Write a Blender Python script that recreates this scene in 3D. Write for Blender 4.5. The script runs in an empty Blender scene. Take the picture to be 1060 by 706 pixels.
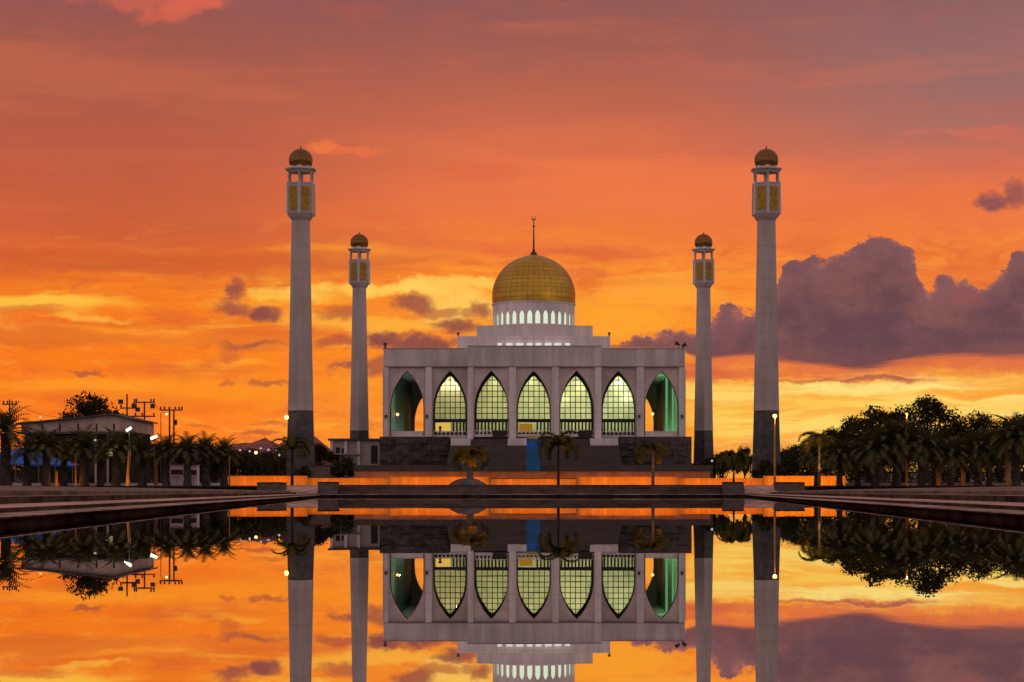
import bpy, math, random
from mathutils import Vector, Matrix
random.seed(7)
SC = bpy.context.scene
COL = SC.collection
R = math.radians

# ------------------------------------------------------------------ camera
F, CX, Y0, CH = 2000.0, 552.5, 508.3, 0.60      # focal length in photo pixels, vanishing point, horizon line, eye height
cam_d = bpy.data.cameras.new("camera")
cam = bpy.data.objects.new("camera", cam_d); COL.objects.link(cam)
cam.location = (0, 0, CH); cam.rotation_euler = (R(90), 0, 0)
cam_d.sensor_width = 36.0
cam_d.lens = F / 1060.0 * 36.0
cam_d.shift_x = (530 - CX) / 1060.0
cam_d.shift_y = (Y0 - 353) / 1060.0
cam_d.clip_start = 0.1; cam_d.clip_end = 20000
SC.camera = cam

# ------------------------------------------------------------------ render / view
SC.render.engine = 'CYCLES'
SC.view_settings.view_transform = 'Standard'
SC.view_settings.look = 'None'
SC.view_settings.exposure = 0.0
SC.view_settings.gamma = 1.0
SC.view_settings.use_curve_mapping = False
SC.cycles.use_denoising = True
SC.cycles.max_bounces = 7
SC.cycles.diffuse_bounces = 3
SC.cycles.glossy_bounces = 4
SC.cycles.transparent_max_bounces = 12
SC.cycles.sample_clamp_indirect = 4.0
SC.cycles.caustics_reflective = False
SC.cycles.caustics_refractive = False

def lin(c):
    return tuple(((v/255.0)/12.92 if v/255.0 <= 0.04045 else ((v/255.0+0.055)/1.055)**2.4) for v in c)
def lin4(c): return lin(c) + (1.0,)

# ------------------------------------------------------------------ node helper
class G:
    """tiny expression builder for math nodes"""
    def __init__(s, nt): s.nt = nt
    def _in(s, sock, v):
        if isinstance(v, V): s.nt.links.new(v.s, sock)
        elif v is not None: sock.default_value = v
    def math(s, op, a, b=None, c=None, clamp=False):
        n = s.nt.nodes.new('ShaderNodeMath'); n.operation = op; n.use_clamp = clamp
        for i, v in enumerate((a, b, c)):
            if v is not None: s._in(n.inputs[i], v)
        return V(s, n.outputs[0])
    def sstep(s, x, a, b, lo=0.0, hi=1.0):
        n = s.nt.nodes.new('ShaderNodeMapRange'); n.interpolation_type = 'SMOOTHSTEP'
        s._in(n.inputs['Value'], x); s._in(n.inputs['From Min'], a); s._in(n.inputs['From Max'], b)
        n.inputs['To Min'].default_value = lo; n.inputs['To Max'].default_value = hi
        return V(s, n.outputs[0])
    def vec(s, x, y, z=0.0):
        n = s.nt.nodes.new('ShaderNodeCombineXYZ')
        for i, v in enumerate((x, y, z)): s._in(n.inputs[i], v)
        return V(s, n.outputs[0])
    def noise(s, vec, scale=1.0, detail=4.0, rough=0.55, dist=0.0, dims='3D'):
        n = s.nt.nodes.new('ShaderNodeTexNoise'); n.noise_dimensions = dims
        if vec is not None: s.nt.links.new(vec.s, n.inputs['Vector'])
        n.inputs['Scale'].default_value = scale; n.inputs['Detail'].default_value = detail
        n.inputs['Roughness'].default_value = rough; n.inputs['Distortion'].default_value = dist
        return V(s, n.outputs[0])
    def ramp(s, x, stops, interp='LINEAR'):
        n = s.nt.nodes.new('ShaderNodeValToRGB'); n.color_ramp.interpolation = interp
        s._in(n.inputs[0], x); e = n.color_ramp.elements
        e[0].position, e[0].color = stops[0]; e[1].position, e[1].color = stops[-1]
        for p, c in stops[1:-1]:
            q = e.new(p); q.color = c
        return V(s, n.outputs[0])
    def curve(s, x, pts):
        n = s.nt.nodes.new('ShaderNodeFloatCurve'); c = n.mapping.curves[0]
        c.points[0].location = pts[0]; c.points[1].location = pts[-1]
        for p in pts[1:-1]: c.points.new(*p)
        for p in c.points: p.handle_type = 'AUTO_CLAMPED'
        n.mapping.update(); s._in(n.inputs['Value'], x)
        return V(s, n.outputs[0])
    def mix(s, f, a, b, mode='MIX'):
        n = s.nt.nodes.new('ShaderNodeMix'); n.data_type = 'RGBA'; n.blend_type = mode; n.clamp_factor = True
        s._in(n.inputs[0], f)
        for k, v in ((6, a), (7, b)):
            if isinstance(v, V): s.nt.links.new(v.s, n.inputs[k])
            else: n.inputs[k].default_value = v
        return V(s, n.outputs[2])
class V:
    def __init__(s, g, sock): s.g, s.s = g, sock
    def __add__(s, o): return s.g.math('ADD', s, o)
    __radd__ = __add__
    def __sub__(s, o): return s.g.math('SUBTRACT', s, o)
    def __rsub__(s, o): return s.g.math('SUBTRACT', o, s)
    def __mul__(s, o): return s.g.math('MULTIPLY', s, o)
    __rmul__ = __mul__
    def __truediv__(s, o): return s.g.math('DIVIDE', s, o)

# ------------------------------------------------------------------ sky (a sunset seen along +Y)
def AZ(px): return math.atan((px - CX) / F)
def EL(py): return (Y0 - py) / F

def build_world():
    w = bpy.data.worlds.new("World"); w.use_nodes = True
    w.cycles.sampling_method = 'MANUAL'; w.cycles.sample_map_resolution = 1024
    nt = w.node_tree; nt.nodes.clear(); g = G(nt)
    tc = nt.nodes.new('ShaderNodeTexCoord')
    sp = nt.nodes.new('ShaderNodeSeparateXYZ'); nt.links.new(tc.outputs['Generated'], sp.inputs[0])
    x, y, z = (V(g, sp.outputs[i]) for i in range(3))
    az = g.math('ARCTAN2', x, y)
    hyp = g.math('MAXIMUM', g.math('SQRT', x*x + y*y), 0.02)
    el = z / hyp
    # turbulence used to break every outline
    wv = g.vec(az*9.0, el*24.0, 1.7)
    n1 = g.noise(wv, 1.6, 6, 0.6); n2 = g.noise(g.vec(az*9.0+13.1, el*24.0, 5.2), 1.6, 6, 0.6)
    f1 = g.noise(g.vec(az*55.0, el*70.0, 2.2), 1.0, 6, 0.62); f2 = g.noise(g.vec(az*55.0+31.0, el*70.0, 8.2), 1.0, 6, 0.62)
    azs = az + (n1-0.5)*0.05
    els = el + (n2-0.5)*0.022
    azf = az + (n1-0.5)*0.016 + (f1-0.5)*0.016
    elf = el + (n2-0.5)*0.008 + (f2-0.5)*0.013
    # base gradients for the left, middle and right of the sunset
    TOP = 0.26
    def grad(lst): return g.ramp(els/TOP, sorted([(max(0.0, min(1.0, EL(py)/TOP)), lin4(c)) for py, c in lst], key=lambda t: t[0]))
    gl = grad([(508,(240,125,45)),(455,(255,124,32)),(400,(255,128,28)),(350,(248,124,30)),(305,(245,125,34)),(275,(226,106,42)),(250,(208,96,54)),(200,(196,94,63)),(150,(184,92,68)),(100,(172,91,73)),(50,(159,89,77)),(0,(147,86,83))])
    gc = grad([(508,(255,170,55)),(455,(255,160,45)),(400,(255,150,40)),(350,(255,148,40)),(305,(255,148,44)),(275,(250,138,50)),(240,(240,124,60)),(200,(232,117,70)),(150,(213,109,74)),(100,(188,101,78)),(50,(163,94,82)),(0,(146,89,86))])
    gr = grad([(508,(255,185,70)),(455,(255,192,68)),(420,(255,190,66)),(385,(255,160,52)),(350,(250,140,50)),(300,(246,130,54)),(250,(241,125,62)),(205,(234,118,70)),(172,(206,112,88)),(150,(178,110,97)),(100,(158,107,102)),(50,(149,103,101)),(0,(143,97,97))])
    c = g.mix(g.sstep(azs, AZ(120), AZ(540)), gl, gc)
    c = g.mix(g.sstep(azs, AZ(640), AZ(1000)), c, gr)

    # long thin streaks
    s1 = g.noise(g.vec(az*7.0, el*95.0 + az*3.0, 3.3), 1.0, 7, 0.6, 0.3)
    s2 = g.noise(g.vec(az*11.0+4.0, el*120.0 - az*4.0, 9.1), 1.0, 6, 0.62, 0.4)
    s3 = g.noise(g.vec(az*5.0, el*40.0, 6.4), 1.0, 5, 0.55, 0.2)
    band = g.sstep(el, EL(235), EL(300)) 
    low_r = g.sstep(az, AZ(600), AZ(820)) * g.sstep(el, EL(370), EL(400))
    # darker orange-brown streaks in the lower sky
    c = g.mix(g.sstep(s1, 0.50, 0.66) * band * 0.45, c, lin4((222,98,40)))
    c = g.mix(g.sstep(s3, 0.53, 0.68) * g.sstep(el, EL(60), EL(180)) * 0.30, c, lin4((196,92,66)))
    # yellow streaks
    c = g.mix(g.sstep(s2, 0.50, 0.68) * band * 0.42, c, lin4((255,186,62)))
    # faint light mottling high up
    c = g.mix(g.sstep(s3, 0.50, 0.30) * 0.22, c, lin4((236,122,78)))

    s2k = (0.5-s2)*2.6; puff = g.noise(g.vec(az*95.0, el*120.0, 4.4), 1.0, 5, 0.6); f1k = (0.5-f1)*2.4 + (0.5-puff)*2.2

    m1 = g.noise(g.vec(azs*38.0 + 3.0, els*105.0, 11.3), 1.0, 8, 0.64, 0.35)
    m2 = g.noise(g.vec(azs*70.0 + 9.0, els*260.0, 15.1), 1.0, 6, 0.62, 0.25)
    mid = g.sstep(el, EL(215), EL(285)); leftm = g.sstep(az, AZ(860), AZ(640))
    c = g.mix(g.sstep(m1, 0.50, 0.66) * mid * 0.50, c, lin4((214,98,50)))
    c = g.mix(g.sstep(m1, 0.46, 0.32) * mid * 0.34, c, lin4((255,170,60)))
    c = g.mix(g.sstep(m2, 0.52, 0.66) * mid * 0.28, c, lin4((224,100,46)))
    c = g.mix(g.sstep(m1, 0.48, 0.70) * g.sstep(el, EL(300), EL(210)) * 0.16, c, lin4((214,98,70)))

    def blob(px, py, rx, ry, col, amt=1.0, edge=(0.28, 0.62), kind='s', tilt=0.0):
        nonlocal c
        A, E = (azs, els) if kind == 's' else (azf, elf)
        u = (A - AZ(px)) * (F/rx); v = (E - EL(py) - (A - AZ(px))*tilt) * (F/ry)
        tex = s2k if kind == 's' else f1k
        m = g.sstep(g.math('MULTIPLY_ADD', u, u, g.math('MULTIPLY_ADD', v, v, tex)), 1.75, 0.05)
        c = g.mix(m*amt, c, lin4(col))

    # glowing yellow breaks in the cloud
    blob(35, 322, 95, 12, (255,192,66), 0.95)
    blob(300, 306, 50, 6, (255,196,76), 0.8, kind='f')
    blob(95, 334, 40, 4, (255,186,64), 0.7, kind='f')
    blob(410, 338, 60, 7, (255,184,66), 0.7, kind='f')
    blob(130, 352, 120, 8, (255,150,45), 0.6)
    blob(380, 299, 90, 6, (255,202,80), 0.85, kind='f')
    blob(470, 296, 85, 7, (255,210,96), 0.75, kind='f')
    blob(470, 310, 60, 12, (255,176,62), 0.5)
    blob(345, 330, 60, 12, (255,180,62), 0.8)
    blob(475, 318, 40, 16, (255,205,95), 0.8, kind='f')
    blob(230, 405, 210, 16, (255,150,36), 0.6)
    blob(640, 330, 60, 20, (255,166,48), 0.8)
    blob(690, 300, 60, 16, (255,170,60), 0.7)
    blob(380, 265, 110, 8, (250,148,52), 0.6)
    blob(690, 190, 170, 28, (243,124,72), 0.6)
    blob(880, 425, 190, 26, (255,205,88), 0.85)
    blob(850, 447, 120, 16, (255,220,112), 0.85)
    blob(890, 405, 150, 9, (255,228,130), 0.85)
    blob(1010, 425, 110, 14, (255,214,110), 0.8)
    blob(760, 400, 70, 12, (255,210,100), 0.8)
    blob(765, 438, 60, 16, (255,212,95), 0.8)
    blob(1000, 395, 110, 7, (255,196,90), 0.8)
    lowr = g.sstep(az, AZ(690), AZ(800)) * g.sstep(el, EL(378), EL(392)) * g.sstep(el, EL(480), EL(455))
    r1 = g.noise(g.vec(azs*13.0 + 2.0, els*210.0, 21.0), 1.0, 6, 0.6, 0.3)
    c = g.mix(g.sstep(r1, 0.50, 0.62) * lowr * 0.65, c, lin4((250,158,52)))
    c = g.mix(g.sstep(r1, 0.45, 0.34) * lowr * 0.55, c, lin4((255,232,140)))
    # orange streaks crossing the bright gap on the right
    blob(1010, 411, 75, 5, (252,158,50), 0.85)
    blob(870, 434, 60, 5, (250,168,60), 0.7)
    blob(960, 442, 90, 4, (250,160,50), 0.7)
    blob(870, 396, 85, 3.2, (196,104,72), 0.85, kind='f')
    blob(765, 388, 60, 4, (214,104,70), 0.7, kind='f')
    # soft brown bars on the left
    blob(120, 276, 170, 12, (206,92,48), 0.75)
    blob(320, 272, 130, 7, (208,98,52), 0.6)
    blob(60, 356, 110, 9, (222,104,38), 0.7)
    blob(40, 330, 40, 6, (214,98,50), 0.7)
    blob(130, 420, 150, 9, (236,110,34), 0.5)
    blob(520, 260, 120, 8, (230,108,60), 0.6)
    blob(620, 262, 70, 5, (222,100,58), 0.6)
    blob(600, 285, 40, 5, (226,108,62), 0.5, kind='f')
    blob(250, 352, 90, 8, (228,108,40), 0.6)
    # light pink wisps high up
    blob(160, 6, 75, 16, (222,104,80), 0.55, kind='f')
    blob(185, 20, 40, 10, (228,104,76), 0.6, kind='f', tilt=0.3)
    blob(355, 156, 38, 4, (232,112,68), 0.9, kind='f')
    blob(333, 152, 12, 6, (240,120,66), 0.9, kind='f')
    blob(380, 221, 34, 4, (228,106,60), 0.7, kind='f', tilt=-0.1)
    blob(500, 178, 40, 10, (222,104,66), 0.5, kind='f')
    blob(1030, 150, 44, 7, (216,108,88), 0.55, kind='f', tilt=-0.1)
    blob(985, 144, 50, 3.5, (206,112,92), 0.5, kind='f')

    # the big cumulus bank on the right: top and base outlines along the azimuth
    A0, A1 = AZ(600), AZ(1220)
    def prof(lst): return [((AZ(px)-A0)/(A1-A0), max(0, min(1, EL(py)/0.15))) for px, py in lst]
    top = prof([(600,380),(630,362),(645,354),(672,347),(700,344),(722,341),(738,331),(750,319),(764,322),(778,321),(792,314),(800,303),(806,291),(813,279),(822,271),(830,272),(842,269),(852,271),(866,265),(884,256),(902,252),(918,250),(932,256),(944,268),(951,288),(957,302),(966,298),(974,289),(984,288),(992,296),(1002,293),(1013,300),(1026,297),(1040,284),(1052,267),(1068,258),(1100,250),(1140,276),(1180,330),(1220,380)])
    bot = prof([(600,372),(640,362),(700,362),(735,374),(770,371),(800,374),(850,381),(890,385),(930,380),(960,377),(1000,375),(1060,377),(1120,376),(1220,370)])
    t = (az + (f1-0.5)*0.007 + (n1-0.5)*0.006 - A0) / (A1-A0)
    bil = g.noise(g.vec(az*210.0, el*240.0, 14.4), 1.0, 4, 0.6)
    ee = el + (f2-0.5)*0.015 + (puff-0.5)*0.014 + (bil-0.5)*0.006
    ct = g.curve(t, top) * 0.15; cb = g.curve(t, bot) * 0.15
    # pink underside and a warm rim before the body
    c = g.mix(g.sstep(ee - cb, -0.012, -0.001) * g.sstep(ct - ee, 0.0, 0.004) * g.sstep(azs, AZ(690), AZ(740)) * 0.75, c, lin4((222,106,70)))
    body = g.sstep(ct - ee, -0.0004, 0.0014) * g.sstep(el + (s2-0.5)*0.010 - cb, -0.0012, 0.0030)
    tone = g.noise(g.vec(az*30.0, el*50.0, 7.7), 1.0, 5, 0.6)
    big = g.noise(g.vec(az*16.0, el*22.0, 17.7), 1.0, 6, 0.62, 0.6)
    cc = g.mix(g.sstep(tone*0.5 + puff*0.2 + big*0.3, 0.40, 0.60), lin4((105,71,77)), lin4((133,86,83)))
    cc = g.mix(g.sstep(ct - ee, 0.020, 0.001) * 0.55, cc, lin4((138,92,94)))
    cc = g.mix(g.sstep(el - cb, 0.012, 0.0) * 0.55, cc, lin4((126,76,76)))
    cc = g.mix(g.sstep(ct - ee, 0.0042, 0.0004) * g.sstep(tone, 0.40, 0.60) * 0.5, cc, lin4((206,120,92)))
    c = g.mix(body, c, cc)
    # two rosy hollows in the bank
    blob(1000, 312, 15, 8, (150,82,80), 0.7, kind='f')
    blob(757, 345, 10, 8, (128,80,82), 0.6, kind='f')

    P1, P2, P3 = (140,76,70), (158,84,66), (180,90,60)
    # small dark puffs
    blob(1030, 217, 17, 9, (140,82,86), 0.95, kind='f')
    blob(1056, 208, 14, 12, (152,86,82), 0.9, kind='f')
    blob(245, 300, 9, 13, P2, 0.95, kind='f')
    blob(243, 320, 22, 8, P2, 0.85, kind='f')
    blob(276, 326, 16, 8, P1, 0.95, kind='f')
    blob(345, 322, 26, 9, P3, 0.8, kind='f')
    blob(430, 314, 20, 9, P2, 0.9, kind='f')
    blob(455, 322, 26, 6, P3, 0.7, kind='f')
    blob(495, 323, 15, 7, P2, 0.9, kind='f')
    blob(478, 337, 24, 8, P1, 0.9, kind='f')
    blob(395, 350, 18, 8, P1, 0.9, kind='f')
    blob(350, 353, 20, 5, P3, 0.8, kind='f')
    blob(440, 356, 55, 9, P1, 0.95, kind='f')
    blob(392, 380, 22, 10, P2, 0.8, kind='f')
    blob(360, 382, 20, 5, P1, 0.85, kind='f')
    blob(262, 356, 34, 4, P2, 0.8, kind='f')
    blob(238, 366, 14, 8, (208,100,48), 0.6, kind='f')
    blob(275, 397, 22, 3, P3, 0.75, kind='f')
    blob(238, 398, 8, 3, P3, 0.6, kind='f')
    blob(86, 390, 20, 2.6, P3, 0.8, kind='f')
    blob(265, 447, 26, 3.5, (190,92,58), 0.8, kind='f')
    blob(282, 436, 20, 2.5, (200,98,56), 0.6, kind='f')
    blob(205, 442, 18, 2.5, (204,98,52), 0.6, kind='f')
    blob(720, 385, 40, 10, (205,95,64), 0.6, kind='f')
    blob(905, 394, 45, 2.6, (176,96,78), 0.9, kind='f')

    # dusk overhead and behind the viewer: dull mauve
    e2 = g.math('ARCTANGENT', el)
    dusk = g.ramp(e2/1.5708, [(0.0, (0.565,0.448,0.458,1)), (0.15, (0.585,0.46,0.47,1)), (0.45, (0.51,0.35,0.345,1)), (1.0, (0.41,0.24,0.23,1))])
    away = g.math('ABSOLUTE', az)
    side = g.sstep(away, 0.5, 1.7); up = g.sstep(e2, 0.27, 0.75)
    c = g.mix(g.math('MAXIMUM', side, up), c, dusk)
    c = g.mix(g.sstep(el, -0.002, -0.03), c, (0.03,0.025,0.025,1))
    bg = nt.nodes.new('ShaderNodeBackground'); nt.links.new(c.s, bg.inputs[0]); bg.inputs[1].default_value = 1.0
    out = nt.nodes.new('ShaderNodeOutputWorld'); nt.links.new(bg.outputs[0], out.inputs[0])
    SC.world = w
build_world()

# ------------------------------------------------------------------ materials
def mat(name, col, rough=0.8, metal=0.0, var=0.12, scale=1.5, bump=0.0, spec=0.3, streak=False, detail=5, joints=None):
    m = bpy.data.materials.new(name); m.use_nodes = True
    nt = m.node_tree; b = nt.nodes['Principled BSDF']; g = G(nt)
    b.inputs['Roughness'].default_value = rough; b.inputs['Metallic'].default_value = metal
    b.inputs['Specular IOR Level'].default_value = spec
    tc = nt.nodes.new('ShaderNodeTexCoord'); mp = nt.nodes.new('ShaderNodeMapping')
    nt.links.new(tc.outputs['Object'], mp.inputs[0])
    if streak: mp.inputs['Scale'].default_value = (1.0, 1.0, 0.12)
    n = g.noise(V(g, mp.outputs[0]), scale, detail, 0.6)
    n2 = g.noise(V(g, tc.outputs['Object']), scale*0.18, 3, 0.5)
    c = tuple(col) + (1,)
    dark = tuple(max(0, v*(1-var*1.6)) for v in col) + (1,); light = tuple(min(1, v*(1+var)) for v in col) + (1,)
    cc = g.mix(g.sstep(n*0.6 + n2*0.4, 0.32, 0.68), dark, light)
    if joints:
        sp = nt.nodes.new('ShaderNodeSeparateXYZ'); nt.links.new(tc.outputs['Object'], sp.inputs[0])
        lines = None
        for i, p in ((0, joints[0]), (2, joints[1])):
            if p:
                l_ = g.sstep(g.math('ABSOLUTE', g.math('FRACT', V(g, sp.outputs[i])/p) - 0.5), 0.5 - 0.07/p, 0.5 - 0.02/p)
                lines = l_ if lines is None else g.math('MAXIMUM', lines, l_)
        cc = g.mix(lines*0.5, cc, tuple(v*0.55 for v in col) + (1,))
    nt.links.new(cc.s, b.inputs['Base Color'])
    if bump:
        bp = nt.nodes.new('ShaderNodeBump'); bp.inputs['Strength'].default_value = bump
        nt.links.new(n.s, bp.inputs['Height']); nt.links.new(bp.outputs[0], b.inputs['Normal'])
    return m
def emat(name, col, strength):
    m = bpy.data.materials.new(name); m.use_nodes = True; nt = m.node_tree; nt.nodes.clear()
    e = nt.nodes.new('ShaderNodeEmission'); e.inputs[0].default_value = tuple(col) + (1,); e.inputs[1].default_value = strength
    o = nt.nodes.new('ShaderNodeOutputMaterial'); nt.links.new(e.outputs[0], o.inputs[0]); return m

M = {}
M['white'] = mat('white_plaster', (0.70,0.65,0.635), 0.75, var=0.13, scale=0.8, streak=True, joints=(3.1,2.6))
M['frieze'] = mat('grey_plaster', (0.62,0.565,0.555), 0.8, var=0.16, scale=0.7, streak=True, joints=(3.1,0))
M['panel'] = mat('recessed_plaster', (0.64,0.53,0.50), 0.85, var=0.12, scale=1.0)
M['trim'] = mat('string_course', (0.30,0.22,0.22), 0.8)
M['shaft'] = mat('minaret_plaster', (0.47,0.41,0.395), 0.7, var=0.15, scale=0.6, streak=True, joints=(0,2.4))
M['granite'] = mat('black_granite', (0.085,0.075,0.078), 0.6, var=0.35, scale=1.2, spec=0.3, joints=(0,1.2))
M['stone'] = mat('dark_stone', (0.075,0.063,0.058), 0.8, var=0.45, scale=0.9, bump=0.6)
M['stair'] = mat('stair_stone', (0.085,0.070,0.064), 0.75, var=0.18, scale=1.5)
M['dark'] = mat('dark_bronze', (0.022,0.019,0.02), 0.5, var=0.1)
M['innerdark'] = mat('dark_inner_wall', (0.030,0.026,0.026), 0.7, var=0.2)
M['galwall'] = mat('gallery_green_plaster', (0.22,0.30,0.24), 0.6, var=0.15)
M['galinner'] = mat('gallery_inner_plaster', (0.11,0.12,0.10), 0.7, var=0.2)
M['hall'] = mat('hall_plaster', (0.75,0.73,0.62), 0.8, var=0.10)
M['gold_panel'] = mat('gold_lattice', (0.42,0.24,0.04), 0.45, 0.6, var=0.25, scale=3.0)
M['metal'] = mat('painted_steel', (0.06,0.055,0.05), 0.5, 0.3)
M['pole_grey'] = mat('grey_steel', (0.22,0.21,0.20), 0.5, 0.3)
M['concrete'] = mat('weathered_concrete', (0.36,0.27,0.23), 0.9, var=0.42, scale=0.9, bump=0.25, spec=0.1)
M['concrete_d'] = mat('shaded_dark_concrete', (0.075,0.047,0.038), 0.95, var=0.5, scale=0.8, bump=0.25, spec=0.05)  # shade of the risers is put into this darker colour; copings share it
M['wetwall'] = mat('wet_pool_wall', (0.060,0.032,0.022), 1.0, var=0.5, scale=0.6, streak=True, spec=0.0)
M['paving'] = mat('pink_paving', (0.50,0.35,0.29), 0.9, var=0.30, scale=0.7, spec=0.1)
M['steps'] = mat('step_stone', (0.13,0.095,0.082), 0.9, var=0.4, scale=0.5, spec=0.1)
M['earth'] = mat('brown_paving', (0.16,0.11,0.085), 0.9, var=0.45, scale=0.45)
M['ground'] = mat('dry_ground', (0.09,0.075,0.05), 0.95, var=0.35, scale=0.2)
M['grass'] = mat('short_grass', (0.055,0.065,0.02), 0.95, var=0.4, scale=2.0)
M['planter'] = mat('planter_concrete', (0.13,0.10,0.09), 0.85, var=0.25, scale=1.4)
M['lowwall'] = mat('sodium_tinted_paint', (0.66,0.30,0.045), 0.85, var=0.22, scale=0.9, streak=True)  # orange of the sodium light is put into the base colour
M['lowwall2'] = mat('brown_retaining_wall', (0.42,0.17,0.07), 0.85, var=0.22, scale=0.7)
M['house'] = mat('house_plaster', (0.40,0.33,0.31), 0.85, var=0.15, scale=0.8, streak=True)
M['tin'] = mat('tin_roof', (0.10,0.085,0.085), 0.6, 0.2, var=0.25, scale=1.0)
M['shed'] = mat('shed_gable', (0.50,0.36,0.31), 0.85, var=0.18, scale=0.7, streak=True)
M['blue'] = mat('blue_tarpaulin', (0.02,0.14,0.62), 0.6, var=0.25, scale=0.8)
M['bluepanel'] = mat('blue_hoarding', (0.012,0.15,0.36), 0.6, var=0.2, scale=0.5)
M['booth'] = mat('booth_panel', (0.72,0.62,0.66), 0.7, var=0.08)
M['trunk'] = mat('palm_trunk', (0.055,0.040,0.030), 0.95, var=0.4, scale=3.0, bump=0.8)
M['trunk_p'] = mat('pale_palm_trunk', (0.20,0.15,0.12), 0.9, var=0.3, scale=3.0)
M['bark'] = mat('bark', (0.05,0.036,0.027), 0.95, var=0.4, scale=2.0)
M['timber'] = mat('shaded_timber', (0.030,0.027,0.018), 0.9, var=0.4, spec=0.05)  # shade under the shed canopy is put into the colour
M['gold_line'] = mat('gold_trim', (0.45,0.28,0.06), 0.45, 0.6)
M['hill'] = mat('haze_tinted_hill', (0.29,0.125,0.112), 1.0, var=0.18, scale=0.01, spec=0.0)  # lightened so the colour itself carries the haze
M['yellowp'] = mat('yellow_sign', (0.55,0.40,0.05), 0.7)

def leafmat(name, c1, c2, trans=0.25, scale=0.9):
    m = bpy.data.materials.new(name); m.use_nodes = True; nt = m.node_tree; g = G(nt); nt.nodes.clear()
    tc = nt.nodes.new('ShaderNodeTexCoord'); n = g.noise(V(g, tc.outputs['Object']), scale, 4, 0.65)
    gi = nt.nodes.new('ShaderNodeNewGeometry')
    f = g.sstep(n*0.55 + V(g, gi.outputs['Random Per Island'])*0.45, 0.25, 0.75)
    c = g.mix(f, c1 + (1,), c2 + (1,))
    d = nt.nodes.new('ShaderNodeBsdfDiffuse'); t = nt.nodes.new('ShaderNodeBsdfTranslucent')
    nt.links.new(c.s, d.inputs[0]); nt.links.new(c.s, t.inputs[0])
    mx = nt.nodes.new('ShaderNodeMixShader'); mx.inputs[0].default_value = trans
    nt.links.new(d.outputs[0], mx.inputs[1]); nt.links.new(t.outputs[0], mx.inputs[2])
    o = nt.nodes.new('ShaderNodeOutputMaterial'); nt.links.new(mx.outputs[0], o.inputs[0]); return m
M['palmleaf'] = leafmat('date_palm_leaf', (0.060,0.064,0.026), (0.125,0.115,0.050), 0.10)
M['cocoleaf'] = leafmat('feather_palm_leaf', (0.050,0.055,0.016), (0.12,0.100,0.028), 0.20)
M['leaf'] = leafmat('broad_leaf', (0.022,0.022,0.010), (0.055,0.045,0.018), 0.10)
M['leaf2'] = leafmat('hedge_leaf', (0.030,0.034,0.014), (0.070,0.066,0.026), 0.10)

def dome_mat(name, col, rough, nu, nv, metal=0.75):
    m = bpy.data.materials.new(name); m.use_nodes = True; nt = m.node_tree; g = G(nt); b = nt.nodes['Principled BSDF']
    uv = nt.nodes.new('ShaderNodeTexCoord'); sp = nt.nodes.new('ShaderNodeSeparateXYZ'); nt.links.new(uv.outputs['UV'], sp.inputs[0])
    u, v = V(g, sp.outputs[0])*nu, V(g, sp.outputs[1])*nv
    fu = g.math('ABSOLUTE', g.math('FRACT', u) - 0.5); fv = g.math('ABSOLUTE', g.math('FRACT', v) - 0.5)
    joint = g.math('MAXIMUM', g.sstep(fu, 0.42, 0.49), g.sstep(fv, 0.40, 0.48))
    wn = nt.nodes.new('ShaderNodeTexWhiteNoise'); wn.noise_dimensions = '2D'
    nt.links.new(g.vec(g.math('FLOOR', u), g.math('FLOOR', v)).s, wn.inputs['Vector'])
    n = g.noise(V(g, uv.outputs['Object']), 1.2, 4, 0.6)
    c = tuple(col) + (1,)
    wb = nt.nodes.new('ShaderNodeTexWhiteNoise'); wb.noise_dimensions = '1D'; nt.links.new(g.math('FLOOR', v).s, wb.inputs['W'])
    cc = g.mix(V(g, wn.outputs[0])*0.25 + V(g, wb.outputs[0])*0.45, c, tuple(x*0.62 for x in col) + (1,))
    cc = g.mix(g.sstep(n, 0.35, 0.7)*0.35, cc, tuple(x*0.55 for x in col) + (1,))
    cc = g.mix(joint*0.72, cc, tuple(x*0.30 for x in col) + (1,))
    nt.links.new(cc.s, b.inputs['Base Color'])
    b.inputs['Metallic'].default_value = metal; b.inputs['Roughness'].default_value = rough
    return m
M['dome'] = dome_mat('gold_mosaic', (0.62,0.39,0.058), 0.45, 44, 14)
M['sdome'] = dome_mat('dull_gold_ribs', (0.30,0.145,0.040), 0.45, 20, 5)

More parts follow.
